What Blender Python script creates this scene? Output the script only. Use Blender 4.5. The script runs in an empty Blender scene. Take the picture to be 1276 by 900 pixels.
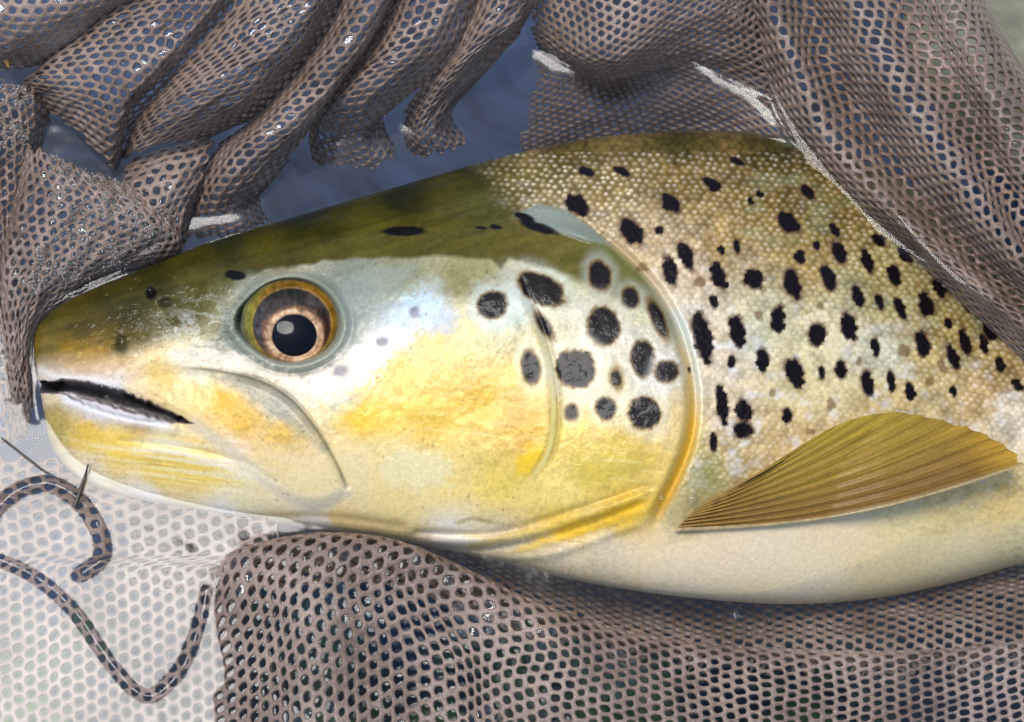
import bpy, math, random
import numpy as np
from mathutils import Vector

random.seed(7)
rng = np.random.default_rng(11)
scene = bpy.context.scene
C = scene.collection

# ------------------------------------------------------------------ camera
S = 0.000135                 # metres per photo pixel at the water level
W, H = 1276.0, 900.0
TILT = math.radians(18.0)
DIST = 0.36
FWD = np.array([0.0, math.sin(TILT), -math.cos(TILT)])
UPV = np.array([0.0, math.cos(TILT), math.sin(TILT)])
RGT = np.array([1.0, 0.0, 0.0])
CAM = -FWD * DIST
cam_data = bpy.data.cameras.new("camera")
cam = bpy.data.objects.new("camera", cam_data)
C.objects.link(cam)
cam.location = CAM.tolist()
cam.rotation_euler = (TILT, 0, 0)
cam_data.sensor_width = 36.0
cam_data.lens = 36.0 * DIST / (W * S)
cam_data.clip_start = 0.01
cam_data.clip_end = 50.0
cam_data.dof.use_dof = True
cam_data.dof.focus_distance = DIST - 95 * S
cam_data.dof.aperture_fstop = 60.0
scene.camera = cam

# ------------------------------------------------------------------ light
SUN_EL, SUN_AZ = 74.0, -60.0         # azimuth measured from +y towards +x
SUN_STRENGTH, SUN_ANGLE = 1.5, 22.0
SKY_STRENGTH = 0.13
world = bpy.data.worlds.new("World")
scene.world = world
world.use_nodes = True
wn = world.node_tree
wn.nodes.clear()
wo = wn.nodes.new("ShaderNodeOutputWorld")
wb = wn.nodes.new("ShaderNodeBackground")
sky = wn.nodes.new("ShaderNodeTexSky")
sky.sky_type = 'NISHITA'
sky.sun_disc = False
sky.sun_elevation = math.radians(SUN_EL)
sky.sun_rotation = math.radians(SUN_AZ)
sky.air_density = 1.0
sky.ozone_density = 2.5
sky.dust_density = 1.0
wn.links.new(sky.outputs[0], wb.inputs[0])
wb.inputs[1].default_value = SKY_STRENGTH
wn.links.new(wb.outputs[0], wo.inputs[0])
sun_data = bpy.data.lights.new("sun", 'SUN')
sun_data.energy = SUN_STRENGTH
sun_data.angle = math.radians(SUN_ANGLE)
sun_data.color = (1.0, 0.98, 0.95)
sun = bpy.data.objects.new("sun", sun_data)
C.objects.link(sun)
_e, _a = math.radians(SUN_EL), math.radians(SUN_AZ)
sun_vec = Vector((math.sin(_a) * math.cos(_e), math.cos(_a) * math.cos(_e), math.sin(_e)))
sun.rotation_euler = sun_vec.to_track_quat('Z', 'Y').to_euler()
sun.location = sun_vec * 2
scene.view_settings.view_transform = 'Standard'
scene.view_settings.look = 'None'
scene.view_settings.gamma = 1.0
scene.view_settings.use_curve_mapping = False
scene.view_settings.exposure = 0.6

# ------------------------------------------------------------------ maths helpers
def U(px, py, h):
    """photo pixel + height above the water (in px units) -> world position"""
    px, py, h = np.broadcast_arrays(np.asarray(px, float), np.asarray(py, float), np.asarray(h, float))
    x = (px - W / 2) * S / DIST
    y = -(py - H / 2) * S / DIST
    d = FWD + x[..., None] * RGT + y[..., None] * UPV
    k = (h * S - CAM[2]) / d[..., 2]
    return CAM + d * k[..., None]

def ss(a, b, x):
    t = np.clip((x - a) / (b - a), 0, 1)
    return t * t * (3 - 2 * t)

def catmull(P, x):
    """P: (n, ...) control values, x: (m,) in [0, n-1]"""
    P = np.asarray(P, float)
    n = len(P)
    i = np.clip(np.floor(x).astype(int), 0, n - 2)
    f = (x - i).reshape((-1,) + (1,) * (P.ndim - 1))
    Q = np.concatenate([2 * P[:1] - P[1:2], P, 2 * P[-1:] - P[-2:-1]])
    p0, p1, p2, p3 = Q[i], Q[i + 1], Q[i + 2], Q[i + 3]
    return 0.5 * (2 * p1 + (p2 - p0) * f + (2 * p0 - 5 * p1 + 4 * p2 - p3) * f ** 2 + (3 * p1 - p0 - 3 * p2 + p3) * f ** 3)

def hash2(i, j, seed=0):
    v = np.sin(i * 127.1 + j * 311.7 + seed * 74.7) * 43758.5453
    return v - np.floor(v)

def vnoise(x, y, seed=0):
    i, j = np.floor(x), np.floor(y)
    fx, fy = x - i, y - j
    fx = fx * fx * (3 - 2 * fx); fy = fy * fy * (3 - 2 * fy)
    a, b = hash2(i, j, seed), hash2(i + 1, j, seed)
    c, d = hash2(i, j + 1, seed), hash2(i + 1, j + 1, seed)
    return (a * (1 - fx) + b * fx) * (1 - fy) + (c * (1 - fx) + d * fx) * fy

def fbm(x, y, seed=0, octv=4):
    r = 0; a = 0.5
    for o in range(octv):
        r = r + a * vnoise(x * 2 ** o, y * 2 ** o, seed + o * 13)
        a *= 0.5
    return r / (1 - 0.5 ** octv)

def pdist(px, py, pts):
    """distance to a polyline"""
    best = np.full(px.shape, 1e9)
    for (x0, y0), (x1, y1) in zip(pts[:-1], pts[1:]):
        dx, dy = x1 - x0, y1 - y0
        t = np.clip(((px - x0) * dx + (py - y0) * dy) / (dx * dx + dy * dy + 1e-9), 0, 1)
        best = np.minimum(best, np.hypot(px - x0 - t * dx, py - y0 - t * dy))
    return best

def inpoly(px, py, pts):
    ins = np.zeros(px.shape, bool)
    n = len(pts)
    for k in range(n):
        x0, y0 = pts[k]; x1, y1 = pts[(k + 1) % n]
        if y0 == y1: continue
        c = ((y0 > py) != (y1 > py)) & (px < (x1 - x0) * (py - y0) / (y1 - y0) + x0)
        ins ^= c
    return ins

def sdpoly(px, py, pts):
    """signed distance, positive inside"""
    d = pdist(px, py, list(pts) + [pts[0]])
    return np.where(inpoly(px, py, pts), d, -d)

def smooth_line(pts, n=60):
    return [tuple(p) for p in catmull(np.array(pts, float), np.linspace(0, len(pts) - 1, n))]

def lin(c):
    c = np.asarray(c, float) / 255.0
    return np.where(c <= 0.04045, c / 12.92, ((c + 0.055) / 1.055) ** 2.4)

def mixc(col, rgb, m):
    m = np.clip(m, 0, 1)[:, None]
    rgb = lin(rgb)
    return col * (1 - m) + rgb * m

# ------------------------------------------------------------------ object helpers
def mesh_obj(name, verts, faces, mat, parent=None, smooth=True, cols=None, attrs=None):
    me = bpy.data.meshes.new(name)
    verts = np.asarray(verts, np.float32)
    if isinstance(faces, np.ndarray):
        nf, k = faces.shape
        me.vertices.add(len(verts)); me.vertices.foreach_set("co", verts.ravel())
        me.loops.add(nf * k); me.loops.foreach_set("vertex_index", faces.astype(np.int32).ravel())
        me.polygons.add(nf)
        me.polygons.foreach_set("loop_start", np.arange(0, nf * k, k, dtype=np.int32))
        me.update(calc_edges=True)
    else:
        me.from_pydata([tuple(map(float, v)) for v in verts], [], faces)
        me.update()
    if smooth:
        me.polygons.foreach_set("use_smooth", np.ones(len(me.polygons), bool))
    if cols is not None:
        a = me.color_attributes.new("Col", 'FLOAT_COLOR', 'POINT')
        rgba = np.ones((len(verts), 4), np.float32); rgba[:, :3] = cols
        a.data.foreach_set("color", rgba.ravel())
    for k, v in (attrs or {}).items():
        a = me.attributes.new(k, 'FLOAT', 'POINT')
        a.data.foreach_set("value", np.asarray(v, np.float32).ravel())
    if mat: me.materials.append(mat)
    o = bpy.data.objects.new(name, me)
    C.objects.link(o)
    if parent is not None:
        o.parent = parent
        bpy.context.view_layer.update()
        o.matrix_parent_inverse = parent.matrix_world.inverted()
    return o

def grid_faces(nu, nv, wrap_v=False, flip=False):
    i = np.arange(nu - 1)[:, None]
    j = np.arange(nv if wrap_v else nv - 1)[None, :]
    j2 = (j + 1) % nv
    a, b = i * nv + j, i * nv + j2
    c, d = (i + 1) * nv + j2, (i + 1) * nv + j
    f = np.stack([a, b, c, d], -1).reshape(-1, 4)
    return f[:, ::-1] if flip else f

def empty(name, loc, label=None, cat=None, group=None):
    o = bpy.data.objects.new(name, None)
    C.objects.link(o)
    o.location = tuple(loc); o.empty_display_size = 0.01
    tag(o, label, cat, group)
    bpy.context.view_layer.update()
    return o

def tag(o, label=None, cat=None, group=None, kind=None):
    if label: o["label"] = label
    if cat: o["category"] = cat
    if group: o["group"] = group
    if kind: o["kind"] = kind

# ------------------------------------------------------------------ materials
def new_mat(name):
    m = bpy.data.materials.new(name)
    m.use_nodes = True
    nt = m.node_tree
    nt.nodes.clear()
    return m, nt, nt.nodes.new("ShaderNodeOutputMaterial")

def nd(nt, t, **kw):
    n = nt.nodes.new(t)
    for k, v in kw.items(): setattr(n, k, v)
    return n

def noise(nt, scale, detail=4, rough=0.6, dist=0.0, vec=None):
    n = nd(nt, "ShaderNodeTexNoise")
    n.inputs["Scale"].default_value = scale
    n.inputs["Detail"].default_value = detail
    n.inputs["Roughness"].default_value = rough
    n.inputs["Distortion"].default_value = dist
    if vec is None:
        tc = nd(nt, "ShaderNodeTexCoord"); vec = tc.outputs["Object"]
    nt.links.new(vec, n.inputs["Vector"])
    return n

def attr(nt, name):
    a = nd(nt, "ShaderNodeAttribute"); a.attribute_name = name
    return a

def m_skin():
    m, nt, out = new_mat("trout_skin")
    b = nd(nt, "ShaderNodeBsdfPrincipled")
    a = attr(nt, "Col")
    # fine pigment grain on top of the mottled skin colour
    n1 = noise(nt, 1500, 3, 0.7)
    mp = nd(nt, "ShaderNodeMapRange"); mp.inputs[1].default_value = 0.3; mp.inputs[2].default_value = 0.7
    mp.inputs[3].default_value = 0.88; mp.inputs[4].default_value = 1.10
    nt.links.new(n1.outputs[0], mp.inputs[0])
    mx = nd(nt, "ShaderNodeVectorMath", operation='SCALE')
    nt.links.new(a.outputs["Color"], mx.inputs[0]); nt.links.new(mp.outputs[0], mx.inputs[3])
    nt.links.new(mx.outputs[0], b.inputs["Base Color"])
    nt.links.new(attr(nt, "Rough").outputs["Fac"], b.inputs["Roughness"])
    nt.links.new(attr(nt, "Metal").outputs["Fac"], b.inputs["Metallic"])
    b.inputs["Specular IOR Level"].default_value = 0.08
    cw = nd(nt, "ShaderNodeMath", operation='MULTIPLY_ADD'); cw.inputs[1].default_value = 0.55; cw.inputs[2].default_value = 0.22
    nt.links.new(attr(nt, "Film").outputs["Fac"], cw.inputs[0]); nt.links.new(cw.outputs[0], b.inputs["Coat Weight"])
    b.inputs["Coat Roughness"].default_value = 0.06
    b.inputs["Coat IOR"].default_value = 1.36
    n2 = noise(nt, 900, 4, 0.65)
    bp = nd(nt, "ShaderNodeBump"); bp.inputs["Strength"].default_value = 0.25; bp.inputs["Distance"].default_value = 0.0003
    nt.links.new(n2.outputs[0], bp.inputs["Height"])
    # wrinkled water film clinging to the skin, only where the film attribute says so
    n3 = noise(nt, 130, 3, 0.5, 2.2)
    ml = nd(nt, "ShaderNodeMath", operation='MULTIPLY')
    nt.links.new(n3.outputs[0], ml.inputs[0]); nt.links.new(attr(nt, "Film").outputs["Fac"], ml.inputs[1])
    bc = nd(nt, "ShaderNodeBump"); bc.inputs["Strength"].default_value = 0.8; bc.inputs["Distance"].default_value = 0.004
    nt.links.new(ml.outputs[0], bc.inputs["Height"])
    n4 = noise(nt, 420, 3, 0.6)
    bf = nd(nt, "ShaderNodeBump"); bf.inputs["Strength"].default_value = 0.35; bf.inputs["Distance"].default_value = 0.0005
    nt.links.new(n4.outputs[0], bf.inputs["Height"]); nt.links.new(bf.outputs[0], bc.inputs["Normal"])
    nt.links.new(bp.outputs[0], b.inputs["Normal"])
    nt.links.new(bc.outputs[0], b.inputs["Coat Normal"])
    nt.links.new(b.outputs[0], out.inputs[0])
    return m

def m_colattr(name, rough, coat=0.0, metal=0.0, transl=0.0, spec=0.35):
    m, nt, out = new_mat(name)
    b = nd(nt, "ShaderNodeBsdfPrincipled")
    a = attr(nt, "Col")
    n1 = noise(nt, 2200, 3, 0.7)
    mp = nd(nt, "ShaderNodeMapRange"); mp.inputs[1].default_value = 0.3; mp.inputs[2].default_value = 0.7
    mp.inputs[3].default_value = 0.82; mp.inputs[4].default_value = 1.15
    nt.links.new(n1.outputs[0], mp.inputs[0])
    mx = nd(nt, "ShaderNodeVectorMath", operation='SCALE')
    nt.links.new(a.outputs["Color"], mx.inputs[0]); nt.links.new(mp.outputs[0], mx.inputs[3])
    nt.links.new(mx.outputs[0], b.inputs["Base Color"])
    b.inputs["Roughness"].default_value = rough
    b.inputs["Metallic"].default_value = metal
    b.inputs["Specular IOR Level"].default_value = spec
    b.inputs["Coat Weight"].default_value = coat
    b.inputs["Coat Roughness"].default_value = 0.08
    sh = b.outputs[0]
    if transl:
        t = nd(nt, "ShaderNodeBsdfTranslucent"); nt.links.new(mx.outputs[0], t.inputs[0])
        ms = nd(nt, "ShaderNodeMixShader"); ms.inputs[0].default_value = transl
        nt.links.new(sh, ms.inputs[1]); nt.links.new(t.outputs[0], ms.inputs[2]); sh = ms.outputs[0]
    nt.links.new(sh, out.inputs[0])
    return m

def m_plain(name, rgb, rough, coat=0.0, ns=600, var=0.25, bump=0.2, bdist=0.0003):
    m, nt, out = new_mat(name)
    b = nd(nt, "ShaderNodeBsdfPrincipled")
    n1 = noise(nt, ns, 4, 0.65)
    r = nd(nt, "ShaderNodeValToRGB")
    c = lin(rgb)
    r.color_ramp.elements[0].position = 0.3; r.color_ramp.elements[1].position = 0.7
    r.color_ramp.elements[0].color = (*(c * (1 - var)), 1)
    r.color_ramp.elements[1].color = (*np.clip(c * (1 + var), 0, 1), 1)
    nt.links.new(n1.outputs[0], r.inputs[0]); nt.links.new(r.outputs[0], b.inputs["Base Color"])
    b.inputs["Roughness"].default_value = rough
    b.inputs["Coat Weight"].default_value = coat
    b.inputs["Coat Roughness"].default_value = 0.08
    bp = nd(nt, "ShaderNodeBump"); bp.inputs["Strength"].default_value = bump; bp.inputs["Distance"].default_value = bdist
    nt.links.new(n1.outputs[0], bp.inputs["Height"]); nt.links.new(bp.outputs[0], b.inputs["Normal"])
    nt.links.new(b.outputs[0], out.inputs[0])
    return m

def m_net():
    m, nt, out = new_mat("wet_net")
    b = nd(nt, "ShaderNodeBsdfPrincipled")
    n1 = noise(nt, 70, 4, 0.6); n2 = noise(nt, 1800, 3, 0.7)
    r = nd(nt, "ShaderNodeValToRGB")
    r.color_ramp.elements[0].position = 0.3; r.color_ramp.elements[1].position = 0.72
    r.color_ramp.elements[0].color = (*lin((106, 82, 66)), 1)
    r.color_ramp.elements[1].color = (*lin((168, 142, 122)), 1)
    nt.links.new(n1.outputs[0], r.inputs[0])
    mp = nd(nt, "ShaderNodeMapRange"); mp.inputs[1].default_value = 0.3; mp.inputs[2].default_value = 0.7
    mp.inputs[3].default_value = 0.7; mp.inputs[4].default_value = 1.25
    nt.links.new(n2.outputs[0], mp.inputs[0])
    mx = nd(nt, "ShaderNodeVectorMath", operation='SCALE')
    nt.links.new(r.outputs[0], mx.inputs[0]); nt.links.new(mp.outputs[0], mx.inputs[3])
    nt.links.new(mx.outputs[0], b.inputs["Base Color"])
    b.inputs["Roughness"].default_value = 0.42
    b.inputs["Specular IOR Level"].default_value = 0.2
    b.inputs["Coat Weight"].default_value = 0.9
    b.inputs["Coat Roughness"].default_value = 0.16
    b.inputs["Coat IOR"].default_value = 1.42
    bp = nd(nt, "ShaderNodeBump"); bp.inputs["Strength"].default_value = 0.5; bp.inputs["Distance"].default_value = 0.0004
    nt.links.new(n2.outputs[0], bp.inputs["Height"]); nt.links.new(bp.outputs[0], b.inputs["Normal"])
    nt.links.new(bp.outputs[0], b.inputs["Coat Normal"])
    nt.links.new(b.outputs[0], out.inputs[0])
    return m

def m_water(name, rough=0.02, f0=0.03, tint=(0.97, 0.985, 0.98), bump=0.0, bs=120, bd=0.0004):
    """thin clear water: transmits straight through, reflects by Schlick's law from either side"""
    m, nt, out = new_mat(name)
    t = nd(nt, "ShaderNodeBsdfTransparent"); t.inputs[0].default_value = (*tint, 1)
    g = nd(nt, "ShaderNodeBsdfGlossy"); g.inputs["Roughness"].default_value = rough
    g.inputs[0].default_value = (1, 1, 1, 1)
    geo = nd(nt, "ShaderNodeNewGeometry"); nrm = geo.outputs["Normal"]
    if bump:
        n = noise(nt, bs, 3, 0.5, 0.6)
        bp = nd(nt, "ShaderNodeBump"); bp.inputs["Strength"].default_value = bump; bp.inputs["Distance"].default_value = bd
        nt.links.new(n.outputs[0], bp.inputs["Height"]); nrm = bp.outputs[0]
        nt.links.new(nrm, g.inputs["Normal"])
    dt = nd(nt, "ShaderNodeVectorMath", operation='DOT_PRODUCT')
    nt.links.new(nrm, dt.inputs[0]); nt.links.new(geo.outputs["Incoming"], dt.inputs[1])
    def math_(op, a, b=None):
        k = nd(nt, "ShaderNodeMath", operation=op)
        for q, v in ((0, a), (1, b)):
            if v is None: continue
            if isinstance(v, (int, float)): k.inputs[q].default_value = v
            else: nt.links.new(v, k.inputs[q])
        return k.outputs[0]
    c = math_('ABSOLUTE', dt.outputs["Value"])
    p = math_('POWER', math_('SUBTRACT', 1.0, math_('MINIMUM', c, 1.0)), 5.0)
    f = math_('ADD', math_('MULTIPLY', p, 1 - f0), f0)
    ms = nd(nt, "ShaderNodeMixShader")
    nt.links.new(f, ms.inputs[0]); nt.links.new(t.outputs[0], ms.inputs[1]); nt.links.new(g.outputs[0], ms.inputs[2])
    nt.links.new(ms.outputs[0], out.inputs[0])
    return m

M_SKIN, M_NET = m_skin(), m_net()
M_WATER = m_water("river_water", 0.10, 0.021, tint=(0.97, 0.99, 1.0), bump=0.25, bs=90, bd=0.0005)
M_STRIP = m_water("clinging_water", 0.05, 0.012, tint=(1, 1, 1))
M_FILM = m_water("net_water_film", 0.05, 0.04, bump=0.25, bs=700, bd=0.0004)
M_CORNEA = m_water("cornea", 0.01, 0.011, tint=(0.98, 0.98, 0.98))
M_BUBBLE = m_water("bubble_skin", 0.01, 0.05, tint=(0.96, 0.97, 0.97))

# ------------------------------------------------------------------ riverbed
def build_riverbed():
    n = 150
    gx, gy = np.meshgrid(np.linspace(-1.2, 1.2, n), np.linspace(-1.2, 1.2, n), indexing='ij')
    z = -0.13 + 0.012 * fbm(gx * 30, gy * 30, 3) + 0.02 * fbm(gx * 5, gy * 5, 8)
    m, nt, out = new_mat("riverbed")
    b = nd(nt, "ShaderNodeBsdfPrincipled")
    n1 = noise(nt, 38, 5, 0.65)
    r = nd(nt, "ShaderNodeValToRGB")
    cr = r.color_ramp
    cr.elements[0].position = 0.36; cr.elements[0].color = (*lin((9, 12, 16)), 1)
    cr.elements[1].position = 0.66; cr.elements[1].color = (*lin((16, 20, 18)), 1)
    e = cr.elements.new(0.47); e.color = (*lin((14, 16, 16)), 1)
    e = cr.elements.new(0.60); e.color = (*lin((84, 106, 24)), 1)
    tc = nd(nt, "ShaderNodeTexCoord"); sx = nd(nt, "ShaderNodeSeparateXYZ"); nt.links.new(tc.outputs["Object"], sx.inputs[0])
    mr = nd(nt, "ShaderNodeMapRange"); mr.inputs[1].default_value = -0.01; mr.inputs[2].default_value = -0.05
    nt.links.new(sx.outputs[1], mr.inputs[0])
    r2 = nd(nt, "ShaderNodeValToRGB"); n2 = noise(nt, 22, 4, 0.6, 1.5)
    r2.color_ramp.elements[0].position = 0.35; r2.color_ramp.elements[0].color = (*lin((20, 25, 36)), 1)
    r2.color_ramp.elements[1].position = 0.68; r2.color_ramp.elements[1].color = (*lin((54, 68, 92)), 1)  # blue-grey rear bed stands in for sky reflected on the pool
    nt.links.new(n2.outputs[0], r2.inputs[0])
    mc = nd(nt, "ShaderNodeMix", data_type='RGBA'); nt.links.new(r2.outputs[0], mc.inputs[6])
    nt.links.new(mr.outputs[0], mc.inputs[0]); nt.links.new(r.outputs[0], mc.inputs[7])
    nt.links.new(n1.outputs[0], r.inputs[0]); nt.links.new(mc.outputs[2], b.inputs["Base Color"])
    b.inputs["Roughness"].default_value = 0.8
    nt.links.new(b.outputs[0], out.inputs[0])
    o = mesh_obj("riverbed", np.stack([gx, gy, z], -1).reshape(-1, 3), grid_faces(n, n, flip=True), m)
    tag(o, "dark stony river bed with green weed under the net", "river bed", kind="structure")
build_riverbed()

# ------------------------------------------------------------------ trout body
ST = np.array([  # top x, top y, bottom x, bottom y, half thickness
    (76, 481, 76, 483, 6), (60, 473, 64, 493, 20), (47, 455, 58, 512, 30), (41, 428, 58, 535, 38),
    (46, 400, 68, 563, 46), (72, 379, 92, 591, 56), (120, 356, 132, 612, 66), (180, 333, 192, 628, 77),
    (260, 302, 270, 643, 90), (380, 266, 380, 658, 106), (500, 231, 490, 672, 115), (620, 197, 600, 695, 120),
    (740, 172, 720, 724, 124), (860, 163, 850, 744, 130), (960, 168, 980, 753, 138), (1060, 195, 1090, 746, 150),
    (1170, 250, 1190, 726, 150), (1290, 325, 1290, 700, 142), (1420, 390, 1420, 690, 125), (1600, 455, 1600, 690, 100),
    (1850, 525, 1850, 685, 68), (2080, 562, 2080, 670, 40), (2180, 568, 2180, 668, 28)], float)
TIP_N = len(ST) - 1

OP_EDGE = smooth_line([(650, 264), (700, 274), (742, 296), (777, 324), (811, 360), (836, 400), (850, 440), (858, 480), (859, 520), (851, 560), (834, 600), (814, 640), (800, 685)], 80)
OPY = np.array([p[1] for p in OP_EDGE]); OPX = np.array([p[0] for p in OP_EDGE])
PRE_EDGE = smooth_line([(636, 322), (652, 366), (668, 402), (681, 442), (688, 482), (690, 522), (684, 560), (668, 590), (638, 620), (598, 650)], 60)
MAX_UP = smooth_line([(196, 457), (232, 458), (275, 463), (322, 474), (362, 497), (393, 533), (418, 575), (434, 612)], 50)
MAX_LO = smooth_line([(242, 528), (290, 566), (330, 600), (368, 624), (404, 628), (434, 612)], 40)
MOUTH_U = [(34, 472), (56, 475), (78, 473), (101, 474), (127, 479), (146, 484), (190, 502), (214, 513), (244, 529)]
MOUTH_L = [(244, 529), (214, 527), (190, 526), (157, 521), (129, 513), (105, 504), (88, 496), (78, 490), (56, 490), (34, 492)]
MOUTH = MOUTH_U + MOUTH_L
EYE_C = (363.0, 400.0)

def spots():
    L = []   # x, y, r minor(x), r major(y), tilt deg (positive leans top-left to bottom-right), kind
    op = [(613, 380, 18, 17, 0), (675, 361, 17, 31, 62), (748, 344, 13, 18, 12), (785, 371, 10, 13, 10), (752, 406, 19, 24, 12),
          (800, 446, 14, 22, 4), (718, 459, 24, 23, 0), (678, 405, 6, 18, 32), (661, 458, 11, 20, 8), (820, 398, 7, 25, 24),
          (831, 464, 14, 13, 0), (755, 509, 12, 13, 0), (712, 514, 8, 10, 0), (803, 515, 18, 20, 10)]
    for s in op: L.append((*s, 'op'))
    for s in [(517, 389, 9, 8, 0), (476, 425, 9, 8, 0), (424, 462, 13, 10, 0)]: L.append((*s, 'faint'))
    L.append((768, 471, 8, 13, 5, 'soft'))
    for s in [(502, 288, 6, 28, 90), (293, 343, 6, 14, 84), (670, 283, 6, 27, 72), (654, 271, 5, 13, 72), (618, 283, 3, 9, 80), (188, 365, 7, 8, 0), (600, 284, 2, 8, 85)]: L.append((*s, 'top'))
    bd = [(730, 214, 6, 11, 60), (776, 214, 5, 11, 60), (720, 256, 12, 17, 50), (836, 253, 10, 14, 40), (788, 289, 13, 20, 40), (821, 287, 6, 7, 0),
          (855, 319, 9, 19, 20), (835, 338, 10, 19, 18), (896, 345, 9, 21, 24), (918, 308, 5, 10, 10), (899, 312, 5, 6, 0), (939, 348, 12, 15, 25),
          (889, 375, 5, 10, 15), (987, 354, 11, 21, 12), (996, 321, 8, 9, 20), (1032, 347, 9, 17, 22), (1045, 315, 9, 17, 25), (1080, 324, 7, 18, 18),
          (1114, 343, 8, 14, 20), (1069, 368, 8, 15, 18), (1096, 376, 5, 11, 20), (1121, 383, 6, 17, 30), (876, 421, 12, 34, 12), (919, 413, 10, 21, 14),
          (969, 398, 10, 18, 0), (1018, 417, 12, 15, -10), (1058, 408, 10, 19, 16), (1091, 434, 6, 13, 6), (950, 449, 8, 15, 4), (911, 450, 5, 8, 0),
          (990, 464, 12, 20, 14), (1024, 464, 5, 9, 5), (1048, 460, 8, 14, 10), (1081, 478, 8, 17, 12), (1110, 474, 5, 14, 8), (1017, 307, 5, 6, 0),
          (983, 278, 10, 18, 50), (1007, 240, 8, 14, 45), (919, 202, 5, 11, 65), (886, 229, 7, 13, 60), (947, 242, 4, 6, 40), (935, 250, 4, 5, 30),
          (1154, 380, 10, 17, 14), (1149, 428, 9, 18, 14), (1188, 445, 8, 16, 20), (1202, 424, 7, 17, 14), (1226, 428, 5, 13, 14), (1181, 403, 5, 9, 15),
          (1134, 486, 7, 12, 6), (1188, 487, 5, 8, 10), (1246, 454, 6, 10, 15), (1171, 358, 8, 17, 20), (1235, 412, 9, 14, 20), (1208, 376, 10, 16, 25),
          (900, 503, 8, 26, 7), (927, 512, 11, 15, 8), (927, 536, 13, 11, 0), (981, 519, 7, 11, 4), (889, 551, 5, 12, 0), (858, 461, 3, 5, 0), (1040, 287, 6, 9, 40), (1095, 300, 7, 11, 35), (1128, 318, 6, 14, 35), (1268, 480, 7, 9, 40)]
    for s in bd: L.append((*s, 'body'))
    for s in [(1158, 476, 6, 8, 0), (1174, 455, 5, 11, 10), (1035, 504, 6, 9, 0), (962, 489, 5, 7, 0), (1127, 437, 8, 8, 0), (1010, 538, 6, 5, 0), (946, 395, 5, 8, 30), (1023, 382, 6, 6, 0), (872, 352, 8, 7, 30), (800, 333, 10, 6, 30), (1070, 450, 4, 6, 0)]: L.append((*s, 'brown'))
    # beyond the frame, towards the tail
    r = random.Random(5)
    for k in range(70):
        L.append((r.uniform(1300, 2100), r.uniform(340, 640), r.uniform(6, 11), r.uniform(11, 18), r.uniform(5, 25), 'body'))
    return L
SPOTS = spots()

HEAD_TOP = [(55, 425, 150, 125, 60), (60, 400, 96, 88, 48), (90, 440, 176, 134, 44), (120, 452, 192, 146, 56), (100, 400, 100, 84, 32), (160, 390, 84, 76, 26),
    (160, 440, 150, 122, 48), (130, 370, 80, 72, 32), (190, 345, 72, 66, 26), (250, 320, 78, 70, 22), (250, 350, 104, 92, 26), (280, 300, 54, 54, 27), (230, 395, 108, 98, 38),
    (200, 425, 120, 104, 42), (270, 372, 128, 120, 66), (400, 290, 64, 60, 22), (400, 312, 106, 96, 32), (330, 328, 100, 88, 28), (380, 272, 46, 46, 24), (500, 245, 48, 48, 24), (500, 300, 108, 98, 34),
    (600, 212, 62, 60, 32), (600, 262, 102, 96, 42), (560, 292, 118, 104, 44), (640, 312, 124, 108, 48), (700, 322, 130, 116, 56), (740, 325, 126, 118, 54), (620, 230, 88, 80, 38), (460, 312, 112, 104, 40), (680, 300, 132, 112, 56), (780, 360, 140, 130, 70)]
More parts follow.
